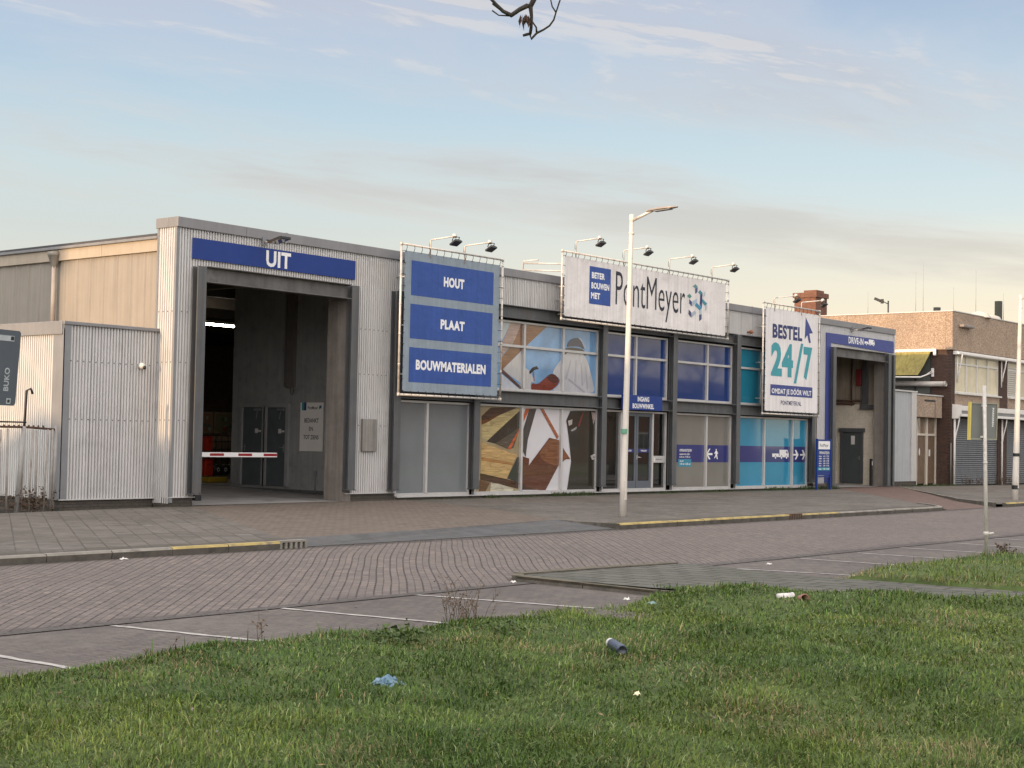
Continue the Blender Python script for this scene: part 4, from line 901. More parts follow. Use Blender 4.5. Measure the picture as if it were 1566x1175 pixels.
sl('PontMeyer', 3.26, 2.88, 2.37, 2.45)
m.quad((X, 3.49, 2.34), (X, 3.40, 2.34), (X, 3.40, 2.55), (X, 3.49, 2.55), 1); m.quad((X, 3.40, 2.34), (X, 3.32, 2.34), (X, 3.32, 2.55), (X, 3.40, 2.55), 2)
m.poly([(X, 2.84, 2.36), (X, 2.76, 2.41), (X, 2.84, 2.47)], 1); m.poly([(X, 2.82, 2.44), (X, 2.75, 2.38), (X, 2.75, 2.49)], 2)
m.build('lettering', [I_text, I_aqua, I_ink], t)

# A-frame style opening-hours board beside the drive-in
t = thing('opening_hours_board', (28.55, -.55, .1), 'slim blue opening-hours board on two legs in front of the shop wall', 'sign board')
m = MB(); m.box(27.98, 29.08, -.60, -.56, .62, 1.90); m.build('sign_panel', I_navy, t)
m = MB()
for xx in (28.02, 29.04): m.bbox(xx-.03, xx+.03, -.62, -.54, .10, 1.92, .006)
m.box(28.0, 29.06, -.6, -.56, .55, .6); m.build('leg_frame', I_navy, t)
m = MB(); y = -.602
m.quad((28.10, y, 1.55), (28.97, y, 1.55), (28.97, y, 1.84), (28.10, y, 1.84), 0); wletter(m, 'PontMeyer', (28.2, 28.85, 1.64, 1.75), y-.002, .0, 1)
wletter(m, 'OPENINGSTIJDEN', (28.16, 28.92, 1.38, 1.47), y-.002, .02, 0)
for k, (a, b) in enumerate((('ma', '6.30 - 17.00'), ('di', '6.30 - 17.00'), ('wo', '6.30 - 17.00'), ('do', '6.30 - 17.00'), ('vr', '6.30 - 17.00'))):
    zz = 1.28-k*.085; wletter(m, a, (28.14, 28.34, zz, zz+.05), y-.002, .03, 0); wletter(m, b, (28.46, 28.90, zz, zz+.05), y-.002, .03, 0)
m.quad((28.06, y, .80), (29.0, y, .80), (29.0, y, .90), (28.06, y, .90), 2); wletter(m, 'za', (28.14, 28.32, .825, .875), y-.002, .03, 0); wletter(m, '7.30 - 12.00', (28.46, 28.9, .825, .875), y-.002, .03, 0)
m.build('lettering', [I_white, I_text, I_aqua], t)

# LED floods under the parapet
def wall_led():
    t = thing('wall_floodlight', (0, 0, 0), 'x', 'floodlight')
    m = MB(); m.box(-.05, .05, -.02, .02, -.08, .12); m.tube([(0, 0, 0), (0, -.30, .0)], .022, 8); m.build('bracket', M_trim, t, True)
    m = MB(); m.obox((0, -.50, .015), [(1, 0, 0), (0, .97, -.2), (0, .2, .97)], .16, .22, .025); m.build('lamp_head', M_black, t, True)
    m = MB(); m.obox((0, -.505, -.014), [(1, 0, 0), (0, .97, -.2), (0, .2, .97)], .13, .18, .004); m.build('lens', pbr('floodlight_glass', (.25, .25, .25), .1, 0, 0), t, True)
    return t
a = wall_led(); a.location = (2.42, -.06, 6.05); a['label'] = 'flat black floodlight on the parapet above the blue exit sign'
b = copy_tree(a); b.location = (31.72, -.06, 6.06); b['label'] = 'flat black floodlight on the parapet above the drive-in band'

# ------------------------------------------------------------------ things inside the left gateway
t = thing('barrier', (2.0, 1.5, .12), 'red and white barrier arm on a black post across the gateway', 'barrier')
m = MB()
m.bbox(1.85, 2.03, 1.42, 1.58, .12, 1.12, .01); m.build('post', M_black, t)
m = MB(); m.bbox(1.75, 4.36, 1.47, 1.53, 1.135, 1.245, .006); arm = m.build('barrier_arm', ink((225, 228, 232), .4, name='barrier_white'), t)
for xx in (2.28, 3.14, 3.93): MB().box(xx, xx+.42, 1.466, 1.47, 1.163, 1.222).build('red_stripe', ink((130, 25, 30), .5, name='barrier_red'), arm)
t = thing('tube_light', (8.8, 9, 4.9), 'lit fluorescent tube hanging in the dark hall', 'lamp')
m = MB(); m.tube([(8.25, 9.0, 4.90), (9.55, 9.0, 4.90)], .028, 10); m.build('tube', pbr('lit_tube', (.9, .9, .85), .5, emit=((1, .90, .74, 1), 40.0)), t)
m = MB(); m.bbox(7.4, 9.6, 8.95, 9.05, 4.94, 5.02, .005); m.tube([(7.6, 9, 5.0), (7.6, 9, 5.9)], .008, 5); m.tube([(9.4, 9, 5.0), (9.4, 9, 5.9)], .008, 5); m.build('batten', M_white, t)
t = thing('display_rack', (8.6, 9.3, .25), 'black wire display rack with papers in the dark hall', 'rack')
m = MB()
for k in range(11): m.tube([(7.5+k*.24, 9.25, .3), (7.5+k*.24, 9.25, 1.72)], .010, 5)
for zz in (.35, .62, .90, 1.2, 1.45, 1.62): m.tube([(7.5, 9.25, zz), (9.9, 9.25, zz)], .012, 5)
m.build('wire_frame', M_black, t)
m = MB()
for k in range(8):
    for zz in (1.47, 1.27): m.box(7.55+k*.3, 7.79+k*.3, 9.27, 9.29, zz, zz+.16)
m.build('leaflet', ink((150, 130, 110), .6, name='old_paper'), t)
for k, (x0, x1, c) in enumerate(((7.55, 8.18, (70, 90, 72)), (8.24, 8.88, (110, 84, 62)), (8.95, 9.75, (96, 92, 66)))):
    t = thing('framed_poster', ((x0+x1)/2, 9.35, 1.68), ('dim green poster left of the brownish one in the dark hall', 'brownish poster between the other two above the display rack', 'olive poster on the right above the display rack, beside the passage wall')[k], 'poster', 'framed posters in the dark hall')
    MB().box(x0, x1, 9.34, 9.38, 1.68, 2.32).build('frame', ink((120, 105, 85), .5, name='poster_frame'), t)
    m = MB(); random.seed(20+k)
    m.quad((x0+.04, 9.337, 1.73), (x1-.04, 9.337, 1.73), (x1-.04, 9.337, 2.28), (x0+.04, 9.337, 2.28), 0)
    for q in range(9):
        cx = random.uniform(x0+.1, x1-.1); cz = random.uniform(1.8, 2.2); r = random.uniform(.03, .09)
        m.poly([(cx+r*math.cos(a_*.8)*random.uniform(.7, 1.2), 9.335-.001*q, cz+r*math.sin(a_*.8)*random.uniform(.6, 1.2)) for a_ in range(8)], 1+q % 3)
    m.build('picture', [ink(c, .5), ink((120, 60, 48), .5), ink((120, 130, 112), .5), ink((60, 80, 66), .5)], t)
random.seed(7)
for k, (x, z, w_, h_, lab) in enumerate(((8.28, 1.17, .22, .42, 'upper orange crate on the stack behind the barrier'), (8.24, .44, .30, .48, 'lower orange crate on the floor stack behind the barrier'))):
    t = thing('orange_crate', (x+w_/2, 8.9, z), lab, 'crate', 'orange crates in the hall')
    m = MB(); m.bbox(x, x+w_, 8.85, 9.15, z, z+h_, .02); m.build('body', ink((188, 52, 30), .5, name='orange_plastic'), t)
    m = MB(); m.bbox(x-.01, x+w_+.01, 8.84, 9.16, z+h_-.05, z+h_+.01, .008); m.box(x+w_*.3, x+w_*.7, 8.838, 8.842, z+h_*.6, z+h_*.75); m.build('rim', ink((160, 40, 24), .5, name='orange_plastic_dark'), t)
t = thing('yellow_bin', (8.4, 8.6, .25), 'low yellow tray on the hall floor behind the barrier', 'tray')
m = MB(); m.bbox(8.0, 8.75, 8.4, 8.8, .26, .42, .03); m.build('body', ink((168, 140, 40), .6, name='yellow_plastic'), t); m = MB(); m.box(8.04, 8.71, 8.44, 8.76, .421, .43); m.build('load', M_dark, t)
for k, x in enumerate((8.72, 9.0)):
    t = thing('cable_reel', (x, 8.9, .45), ('left', 'right')[k]+' black cable reel with a pale hub under the wire rack', 'reel', 'cable reels in the hall')
    m = MB(); m.lathe((x, 8.95, .62), [(0, -.12), (.16, -.12), (.16, -.09), (.08, -.08), (.08, .08), (.16, .09), (.16, .12), (0, .12)], 16, axis=(0, 1, 0)); m.build('drum', M_black, t)
    m = MB(); m.lathe((x, 8.82, .62), [(.03, 0), (.06, 0), (.06, .02), (.03, .02)], 14, axis=(0, 1, 0)); m.build('hub', M_white, t)
t = thing('guide_post', (34.3, .45, .13), 'short black guide post in the right gateway by the whitewashed wall', 'post')
m = MB(); m.bbox(34.42, 34.52, .40, .50, .13, 1.20, .01); m.build('post', M_black, t); m = MB(); m.box(34.44, 34.5, .397, .4, .95, 1.1); m.build('reflector', M_white, t)

t = thing('security_camera', (-.45, .4, 3.0), 'small white dome camera on the annex wall left of the gateway', 'camera')
m = MB(); m.lathe((-.45, .55, 3.10), [(0, 0), (.07, 0), (.075, .05), (.06, .10), (.0, .12)], 14, axis=(0, -1, 0)); m.build('housing', M_white, t)
m = MB(); m.lathe((-.42, .46, 3.07), [(.045, 0), (.04, .03), (.02, .05), (0, .055)], 12, axis=(.2, -.8, -.5)); m.build('dome', M_black, t)
# ------------------------------------------------------------------ street furniture
def street_lamp(base, h, lab, r0, r1, lean=(0, 0), bands=False, armlen=1.0):
    t = thing('street_lamp', base, lab, 'street lamp', 'street lamps')
    b = Vector(base); L = Vector((lean[0], lean[1], 0))
    m = MB(); n = 7
    pts = [b+L*(k/n)+Vector((0, 0, -.1+h*k/n)) for k in range(n+1)]
    m.tube(pts, [r0+(r1-r0)*k/n for k in range(n+1)], 14); top = pts[-1]
    m.lathe(top-Vector((0, 0, .02)), [(r1+.012, -.1), (r1+.012, .03), (0, .05)], 12); m.lathe(top-Vector((0, 0, .42)), [(r1, 0), (r1+.02, .01), (r1+.02, .05), (r1, .06)], 12)
    m.build('mast', M_cream, t)
    a = MB(); e = top+Vector((.02, -armlen*.5, .06)); a.tube([top+Vector((0, 0, -.12)), e], .032, 10); a.build('arm', M_pipe, t)
    hd = MB()
    prof = [(0, .05, .035), (.08, .075, .05), (.30, .11, .062), (.55, .105, .05), (.72, .06, .03), (.76, .02, .012)]
    bb = len(hd.v)
    d = Vector((.02, -1, .05)).normalized(); sx_ = Vector((1, 0, 0)); uz_ = d.cross(sx_)*-1
    if uz_.z < 0: uz_ = -uz_
    for s, wd, ht in prof:
        c = e+d*(s-.12)
        for j in range(12): a_ = 2*math.pi*j/12; hd.v.append(tuple(c+sx_*wd*math.cos(a_)+uz_*(ht*math.sin(a_) if math.sin(a_) > 0 else ht*.35*math.sin(a_))))
    for i in range(len(prof)-1):
        for j in range(12): hd.f.append((bb+i*12+j, bb+i*12+(j+1) % 12, bb+(i+1)*12+(j+1) % 12, bb+(i+1)*12+j)); hd.m.append(0); hd.sm.append(True)
    hd.f.append(tuple(bb+j for j in range(12))); hd.m.append(0); hd.sm.append(False)
    ho = hd.build('lamp_head', pbr('lamp_head_grey', (.33, .30, .28), .4, .3, .06), t)
    g_ = MB(); c = e+d*.28-uz_*.024; g_.obox(c, [sx_, d, uz_], .07, .2, .006); g_.build('lens', pbr('lamp_lens', (.35, .36, .36), .15), ho)
    dm = MB(); dm.box(b.x-.03, b.x+.03, b.y-r0-.004, b.y-r0+.03, b.z+.35, b.z+.75); dm.build('service_hatch', M_cream, t)
    if bands:
        for zz, hh in ((.32, .13), (1.36, .10)):
            q = MB(); c = b+L*(zz/h); rr = r0+(r1-r0)*zz/h+.005
            q.lathe((c.x, c.y, b.z+zz), [(rr, 0), (rr, hh)], 14)
            if zz > 1: q.box(c.x+.05, c.x+.12, c.y-.08, c.y-.04, b.z+zz-.06, b.z+zz+.09)
            q.build('black_band', M_black, t)
    else:
        q = MB(); q.lathe((b.x, b.y, b.z+1.75), [(r0-.008, 0), (r0-.006, .1)], 14); q.build('green_sticker', ink((90, 140, 118), .5, name='sticker_green'), t)
    return t
street_lamp((5.82, -7.73, .10), 6.52, 'cream street lamp standing alone on the pavement before the glazed entrance', .078, .044, (.15, 0), armlen=1.0)
street_lamp((26.73, -8.22, .10), 6.6, 'cream street lamp with two black bands outside the brick building', .11, .05, (.36, 0), True, 1.0)

# leaning sign post on the right-hand grass, sign seen from behind
t = thing('parking_sign', (.0, -17.95, .12), 'leaning post with a yellow-edged sign seen from behind on the grass', 'traffic sign')
b = Vector((.04, -17.95, .05)); top = Vector((-.10, -17.95, 2.56)); d = (top-b).normalized()
m = MB(); m.tube([b, top], .026, 12); m.lathe(b+d*.42, [(.03, 0), (.04, .01), (.04, .05), (.03, .06)], 10, axis=d); m.lathe(b+d*1.42, [(.026, 0), (.031, .005), (.031, .03), (.026, .035)], 10, axis=d); m.tube([b+d*.44, b+d*.44+Vector((.02, -.10, .02))], .018, 6)
m.build('post', pbr('zinc_post', (.60, .57, .53), .5, .2, .1, 10, 0, dirt=(.3, .25, .2), dirt_amt=.5, dirt_scale=8), t)
sxv = Vector((.86, -.50, 0)).normalized(); nv = Vector((.50, .86, 0)).normalized()
c = Vector((-.02, -17.90, 2.065)); zt = Vector((.055, 0, 1)).normalized()
W_, H_ = .23, .245
m = MB(); m.obox(c, [sxv, nv, zt], W_, .004, H_); bp = m.build('sign_back', pbr('sign_back_grey', (.175, .185, .175), .55, .2, .1, 3), t)
letter_mb = MB(); 
letter(letter_mb, 'PARKEREN', c+sxv*.155+zt*.19-nv*.0055, tuple(-zt), tuple(sxv), .26, .028, .02); letter_mb.build('stamp', I_white, bp)
m = MB(); ye = [pbr('yellow_sign_edge', (.62, .50, .12), .5), pbr('dull_sign_edge', (.34, .34, .26), .5)]
m.obox(c-sxv*(W_+.010)-nv*.02, [sxv, nv, zt], .010, .026, H_+.02, 0); m.obox(c+sxv*(W_+.004)-nv*.006, [sxv, nv, zt], .005, .010, H_+.012, 1)
m.obox(c+zt*(H_+.006)-nv*.006, [sxv, nv, zt], W_, .012, .006, 1); m.obox(c-zt*(H_+.006)-nv*.006, [sxv, nv, zt], W_, .012, .006, 1)
m.build('edge_profile', ye, t)
m = MB()
for zz in (-.22, .22): m.obox(c+zt*zz+nv*-.02+sxv*.0, [sxv, nv, zt], .035, .018, .014)
m.build('clamp', M_white, t)

# grey site sign at the left edge (its back) and the old fence under it
t = thing('site_sign', (-5.3, -2, .0), 'large grey sign board back with rounded corners at the left edge', 'sign')
c = Vector((-5.44, -2.0, 2.79)); ux_ = Vector((.96, .28, 0)).normalized(); nz_ = Vector((-.28, .96, 0)); tl = Vector((.06, 0, 1)).normalized()
pts = []
for (px_c, pz_c, a0) in ((.43, .62, 0), (-.43, .62, 90), (-.43, -.62, 180), (.43, -.62, 270)):
    for k in range(5): a_ = R(a0+k*22.5); pts.append(c+ux_*(px_c+.06*math.cos(a_))+tl*(pz_c+.06*math.sin(a_)))
m = MB(); m.prism(pts, nz_*.03); bo = m.build('sign_panel', pbr('slate_sign_back', (.085, .105, .125), .5, .1, .08, 2), t)
m = MB(); letter(m, 'BUKO', c+ux_*.27+tl*(-.42)-nz_*.006, tuple(tl), tuple(-ux_), .42, .13, .03); m.build('lettering', pbr('pale_sticker', (.42, .46, .48), .5), bo)
m = MB(); m.obox(c+ux_*.30+tl*-.60-nz_*.004, [ux_, nz_, tl], .055, .002, .05, 0); m.obox(c+ux_*.06+tl*.53-nz_*.004, [ux_, nz_, tl], .26, .002, .05, 0)
m.obox(c+ux_*.27+tl*.535-nz_*.007, [ux_, nz_, tl], .04, .001, .035, 1); m.obox(c+ux_*.30+tl*-.60-nz_*.007, [ux_, nz_, tl], .03, .001, .028, 1); m.build('sticker', [pbr('pale_sticker', (.42, .46, .48), .5), M_black], bo)
m = MB(); m.tube([c-ux_*.25+nz_*.06-Vector((0, 0, 2.82)), c-ux_*.25+nz_*.06+tl*.6], .03, 10); m.build('post', M_pipe, t)

t = thing('palisade_fence', (-4, .25, -.03), 'old slanting steel fence with thin bars in front of the annex', 'fence')
m = MB()
x = -2.78; M_bar = pbr('old_galvanised_bar', (.36, .33, .30), .6, .2, .2, 6, 0, dirt=(.16, .11, .08), dirt_amt=.7, dirt_scale=5)
while x > -7.0:
    l_ = random.uniform(-.05, .05); MB().tube([(x, .25, -.08), (x+l_, .25+random.uniform(-.04, .04), 1.70+random.uniform(-.03, .02))], .02, 6).build('bar', M_bar, t); x -= random.choice((.16, .17, .22, .33))
m = MB(); m.tube([(-9, .25, 1.72), (-3.4, .25, 1.735), (-2.72, .25, 1.70)], .022, 8)
x = -3.0
while x > -9: m.box(x-.012, x+.012, .235, .265, 1.73, 1.775); x -= .11
m.build('top_rail', M_rust, t)
m = MB(); m.tube([(-9, .20, 1.83), (-3.42, .20, 1.83)], .016, 6); m.build('hand_rail', M_black, t)
m = MB(); m.tube([(-3.56, .25, -.08), (-3.44, .25, 1.75)], .045, 10); m.tube([(-2.74, .25, -.08), (-2.70, .25, 1.78)], .04, 10); m.build('post', pbr('old_galvanised_post', (.33, .32, .31), .6, .2, .15, 4, .2), t)
m = MB(); m.tube([(-3.47, .25, .95), (-3.40, .25, 2.46), (-3.33, .22, 2.50), (-3.28, .22, 2.40)], .026, 8); m.build('extension_pole', M_black, t)
# ------------------------------------------------------------------ neighbour: brick and pebble-concrete building on the right
M_pebble = None
def pebble():
    m = bpy.data.materials.new('pebbled_concrete'); m.use_nodes = True; t = NT(m.node_tree); t.n.clear()
    tc = t.node('ShaderNodeTexCoord').outputs['Object']
    vo = t.node('ShaderNodeTexVoronoi', {'Vector': tc, 'Scale': 27.0, 'Randomness': 1.0}); cell = t.node('ShaderNodeSeparateColor', {0: vo.outputs['Color']}).outputs[0]
    c = t.ramp(cell, [(0, (.27, .195, .14)), (.35, (.36, .27, .20)), (.7, (.42, .325, .245)), (1, (.52, .42, .33))])
    big = t.rng(t.noise(tc, .7, 5, .6), .4, .65, .0, .35); c = t.mix(big, c, (.26, .20, .165))
    bp = t.node('ShaderNodeBump', {'Height': t.math('ADD', vo.outputs['Distance'], t.noise(tc, 60, 2)), 'Strength': .7, 'Distance': .02}).outputs[0]
    b = t.node('ShaderNodeBsdfPrincipled', {'Base Color': c, 'Roughness': .85, 'Normal': bp, 'Specular IOR Level': .2}); o = t.node('ShaderNodeOutputMaterial'); t.l.new(b.outputs[0], o.inputs[0]); return m
M_pebble = pebble()
B1_, B2_, BM_ = (.105, .058, .042), (.075, .045, .036), (.05, .04, .035)
M_bf = brick_wall('dark_red_brick', B1_, B2_, BM_, gap=.010, stain=.3); M_bs = brick_wall('dark_red_brick_side', B1_, B2_, BM_, True, gap=.010, stain=.3)
bb = thing('brick_building', (41, 0, .05), 'brown brick building with a pebble-concrete upper band, awnings and roller shutters', 'building')
m = MB(); xs = [41.0, 46.9, 52.9, 58.9, 64.9]
for a, b in zip(xs, xs[1:]): m.bbox(a+(.006), b-.006, -.10, .2, 5.86, 7.48, .01)
ys = [.20, 4.8, 9.6, 14.4, 19]
for a, b in zip(ys, ys[1:]): m.bbox(40.92, 41.2, a+.006, b-.006, 5.87, 7.48, .01)
m.bbox(40.92, 40.998, -.10, .198, 5.86, 7.48, .005)
m.box(41.2, 64, .2, 19, 5.9, 7.3)
m.build('pebbled_band', M_pebble, bb)
m = MB(); m.bbox(40.90, 65, -.13, .0, 7.485, 7.53, .008); m.bbox(40.90, 41.05, .003, 19, 7.485, 7.53, .008); rf = m.build('roof_edge', M_alu, bb)
m = MB(); m.box(41.05, 65, .01, 19, 7.42, 7.49); m.build('roof', M_tar, bb)
m = MB(); m.box(41.0, 41.2, .12, .86, 0, 5.865); m.box(41.0, 41.2, .86, 2.9, 0, 4.0); m.box(41.0, 41.2, 2.9, 19, 0, 5.865); m.build('side_brick_wall', M_bs, bb)
for x0, x1 in ((41.0, 41.38), (46.30, 47.30), (52.5, 53.5), (58.7, 59.7)): MB().box(x0, x1, -.02, .118, 0, 5.855).build('front_brick_pier', M_bf, bb)
for a, b in ((41.40, 46.28), (47.32, 52.48), (53.52, 58.68)): MB().bbox(a, b, -.06, .12, 3.54, 4.0, .008).build('pebbled_spandrel', M_pebble, bb)
M_curt = pbr('cream_blind', (.60, .545, .40), .22, 0, .18, .9, .10, spec=.6)
M_wframe = pbr('white_window_frame', (.62, .61, .57), .45, 0, .06, 4)
def bwin(a, b, blind):
    m = MB(); y = .02; n = 4; z0, z1, zt = 4.05, 5.68, 5.30
    m.bbox(a, b, y-.03, y+.06, z0, z0+.07, .004); m.bbox(a, b, y-.03, y+.06, z1-.06, z1, .004); xs = [a+(b-a)*k/n for k in range(n+1)]
    for x in xs: m.bbox(max(a, x-.04), min(b, x+.04), y-.028, y+.06, z0+.07, z1-.06, .004)
    for k in range(n): m.bbox(xs[k]+.04, xs[k+1]-.04, y-.026, y+.06, zt-.04, zt+.04, .004)
    o = m.build('window', M_wframe, bb)
    for k in range(n):
        for c, d in ((z0+.07, zt-.04), (zt+.04, z1-.06)): MB().box(xs[k]+.04, xs[k+1]-.04, .04, .05, c, d).build('pane', blind, o)
    s = MB(); s.bbox(a-.05, b+.1, -.16, .0, 3.985, 4.05, .008); s.build('window_sill', M_wframe, o)
    if blind is not M_curt:
        q = MB()
        for k in range(14): q.box(a+.08, a+(b-a)*.30, .005, .02, 4.15+k*.095, 4.20+k*.095)
        q.build('slat_blind', M_alu, o)
bwin(41.45, 46.25, M_curt); bwin(47.4, 52.45, pbr('dim_blind', (.48, .44, .34), .2, 0, .2, .9, spec=.6)); bwin(53.5, 58.5, M_curt)
M_shut = pbr('grey_shutter', (.155, .16, .165), .5, .3, .1, 1.2, .15, dirt=(.26, .25, .24), dirt_amt=.3)
for a, b in ((41.40, 46.35), (46.75, 52.45), (52.6, 58.7)):
    m = MB(); z = .10
    while z < 2.95: m.add([(a, .055, z), (b, .055, z), (b, .03, z+.045), (a, .03, z+.045), (a, .055, z+.09), (b, .055, z+.09)], [(0, 1, 2, 3), (3, 2, 5, 4)]); z += .09
    m.build('roller_shutter', M_shut, bb)
m = MB(); m.box(41.2, 62, .12, .2, 0, 5.86); m.build('inner_wall', M_dark, bb)
# two retracted sun awnings along the front: cassette, front bar, white guide tubes with curved arms
def front_awning(z, a, b, big):
    m = MB()
    if big:
        m.prism([(a, -.42, z+.52), (a, -.02, z+.55), (a, -.02, z-.06), (a, -.30, z-.06), (a, -.42, z+.12)], (.07, 0, 0)); m.bbox(a+.07, b, -.36, -.02, z+.28, z+.50, .02); m.bbox(a+.07, b, -.40, -.20, z+.03, z+.14, .02)
    else: m.bbox(a, b, -.22, -.02, z, z+.16, .02); m.bbox(a, b, -.30, -.21, z+.01, z+.09, .015)
    o = m.build('awning_cassette', M_white, bb)
    if big: q = MB(); q.box(a+.1, b, -.33, -.1, z+.14, z+.28); q.build('awning_cloth', pbr('grey_awning_roll', (.22, .22, .22), .8), o)
    q = MB(); n = 0
    for x in ((41.22, 46.52, 52.55) if big else (41.45, 46.4, 52.5)):
        lo = .06 if big else z-1.2
        q.tube([(x, -.10, lo), (x, -.10, z)], .045 if big else .03, 10)
        q.tube([(x+.04, -.30, z+.02), (x+.05, -.25, z-.30), (x+.05, -.17, z-.60), (x+.03, -.12, z-.95)], .03, 8)
    q.build('awning_tube', M_white, o)
front_awning(3.0, 41.12, 62, True); front_awning(5.66, 41.14, 62, False)
m = MB(); m.tube([(40.94, -.06, .1), (40.94, -.06, 1.9)], .03, 8); m.build('cable_pipe', pbr('grey_duct', (.17, .16, .15), .5, .1, .1), bb)
m = MB(); m.bbox(41.55, 42.75, -.34, -.12, 6.86, 6.98, .03); m.box(41.75, 42.5, -.30, -.16, 6.85, 6.865); m.build('wall_light', pbr('grey_luminaire', (.25, .22, .20), .5), bb)
# side: window, green-yellow awning, white duct
m = MB(); m.box(41.02, 41.06, .86, 2.9, 4.0, 5.865); m.build('side_window', film((88, 92, 88), 'side_window_glass'), bb)
m = MB(); m.box(40.99, 41.05, 1.55, 1.63, 4.0, 5.86); m.box(40.99, 41.05, .86, .92, 4.0, 5.86); m.build('side_window_post', M_dark, bb)
m = MB(); m.bbox(40.80, 40.99, .70, 3.4, 5.78, 5.90, .015); m.box(40.78, 40.84, .58, .70, 5.62, 5.90); o = m.build('side_awning', M_white, bb)
m = MB(); N = 10
for k in range(N):
    f0, f1 = k/N, (k+1)/N
    def pt(f, s_): return (40.80-.60*f, 3.4 if s_ else .82+.30*f, 5.78-1.02*f-.05*math.sin(f*math.pi))
    m.quad(pt(f0, 0), pt(f0, 1), pt(f1, 1), pt(f1, 0))
m.build('awning_cloth', pbr('green_yellow_awning', (.30, .25, .075), .8, 0, .15, 1.2, .35, dirt=(.16, .14, .06), dirt_amt=.6), o)
m = MB(); m.tube([(40.18, 3.4, 4.69), (40.18, 1.0, 4.665)], .035, 8); m.tube([(40.18, 1.0, 4.665), (40.99, .80, 4.90)], .03, 8); m.tube([(40.5, .93, 4.75), (40.99, .84, 4.98)], .018, 6); m.box(40.96, 41.0, .74, .86, 4.72, 5.08); m.build('awning_arm', M_white, o)
m = MB(); m.tube([(40.82, 3.4, 4.42), (40.82, .18, 4.40)], .11, 14); m.lathe((40.82, .12, 4.40), [(.12, 0), (.125, .08), (.11, .09)], 14, axis=(0, 1, 0)); m.build('duct', pbr('pale_duct', (.46, .43, .40), .5, .1, .08), bb)
# low link with brown double door under a pebbled box
m = MB(); m.box(38.2, 39.04, .62, .9, 0, 3.0); m.build('link_brick_wall', M_bf, bb)
m = MB(); m.box(38.25, 41, .9, 6, 0, 3.85); m.build('link_body', M_dark, bb)
m = MB(); m.bbox(38.22, 40.84, .30, .62, 2.94, 3.84, .02); q = m.build('pebbled_canopy', M_pebble, bb)
m = MB(); m.bbox(38.18, 40.90, .26, .9, 3.845, 3.90, .008); m.build('canopy_edge', M_alu, q)
m = MB(); m.box(39.05, 40.15, .294, .30, 3.60, 3.68); m.box(40.10, 40.14, .296, .30, 2.98, 3.60); m.build('canopy_slot', M_dark, q)
m = MB(); m.bbox(39.02, 39.08, .60, .70, .12, 2.94, .004); m.bbox(39.93, 40.06, .58, .70, .10, 2.94, .004); m.bbox(40.90, 40.98, .60, .70, .12, 2.94, .004); m.bbox(39.08, 40.9, .61, .70, 2.18, 2.27, .004); df = m.build('link_door_frame', pbr('cream_door_frame', (.58, .53, .45), .5, 0, .08), bb)
for a, b, lab in ((39.08, 39.93, 'brown leaf with a pale oval sticker'), (40.06, 40.90, 'brown leaf with a white notice')):
    d = MB().bbox(a, b, .65, .69, .17, 2.18, .004).build('door_leaf', M_wood_d, df); tag(d, lab)
    s = MB()
    if a < 39.5: s.poly([(39.38+.07*math.cos(k*math.pi/6), .648, 1.50+.16*math.sin(k*math.pi/6)) for k in range(12)])
    else: s.box(40.30, 40.46, .646, .649, 1.32, 1.60)
    s.build('door_notice', M_white, d)
    MB().box(a, b, .66, .675, 2.27, 2.94).build('transom_pane', film((128, 112, 98), 'slatted_transom', .4), df)
# roof things
M_dome = pbr('milky_dome', (.60, .52, .44), .25, 0, .05); M_flue = pbr('black_flue', (.03, .035, .03), .5, .2, .1)
MB().lathe((44.6, .25, 7.48), [(0, .30), (.20, .28), (.38, .20), (.50, .06), (.52, 0)], 18).build('dome_rooflight', M_dome, bb); MB().lathe((46.2, .30, 7.48), [(0, .26), (.18, .24), (.36, .16), (.44, 0)], 18).build('dome_rooflight', M_dome, bb)
MB().lathe((47.0, .30, 7.48), [(.26, 0), (.26, .06), (.17, .08), (.17, .95), (.15, .95), (.15, .5)], 16).build('flue_pipe', M_flue, bb); MB().lathe((43.9, 1.9, 7.48), [(.16, 0), (.16, .48), (.13, .48), (.13, .2)], 14).build('flue_pipe', M_flue, bb)
m = MB(); m.bbox(43.0, 44.9, 2.6, 3.2, 7.48, 7.62, .03); m.build('roof_box', M_alu, bb)
m = MB(); m.tube([(43.8, 4.2, 7.45), (43.8, 4.2, 8.35)], .035, 8); m.tube([(43.8, 4.2, 8.2), (43.8, 4.55, 8.38)], .022, 6); m.obox((43.8, 4.72, 8.42), [(1, 0, 0), (0, .9, .4), (0, -.4, .9)], .06, .16, .06); m.obox((43.8, 4.5, 8.34), [(1, 0, 0), (0, 1, 0), (0, 0, 1)], .04, .06, .1); m.obox((43.8, 3.95, 7.66), [(1, 0, 0), (0, 1, 0), (0, 0, 1)], .12, .22, .13); m.build('camera_mast', M_black, bb)
for x, y, h in ((44.0, 5.3, 1.4), (44.2, 3.05, 2.2), (44.1, 2.65, 2.6), (45, 1.6, 1.5), (45.6, .8, 2.3), (47.6, .3, 1.4)): MB().tube([(x, y, 7.45), (x, y, 7.45+h)], [.013, .005], 6).build('whip_aerial', pbr('aerial_grey', (.35, .34, .33), .5, .3), bb)
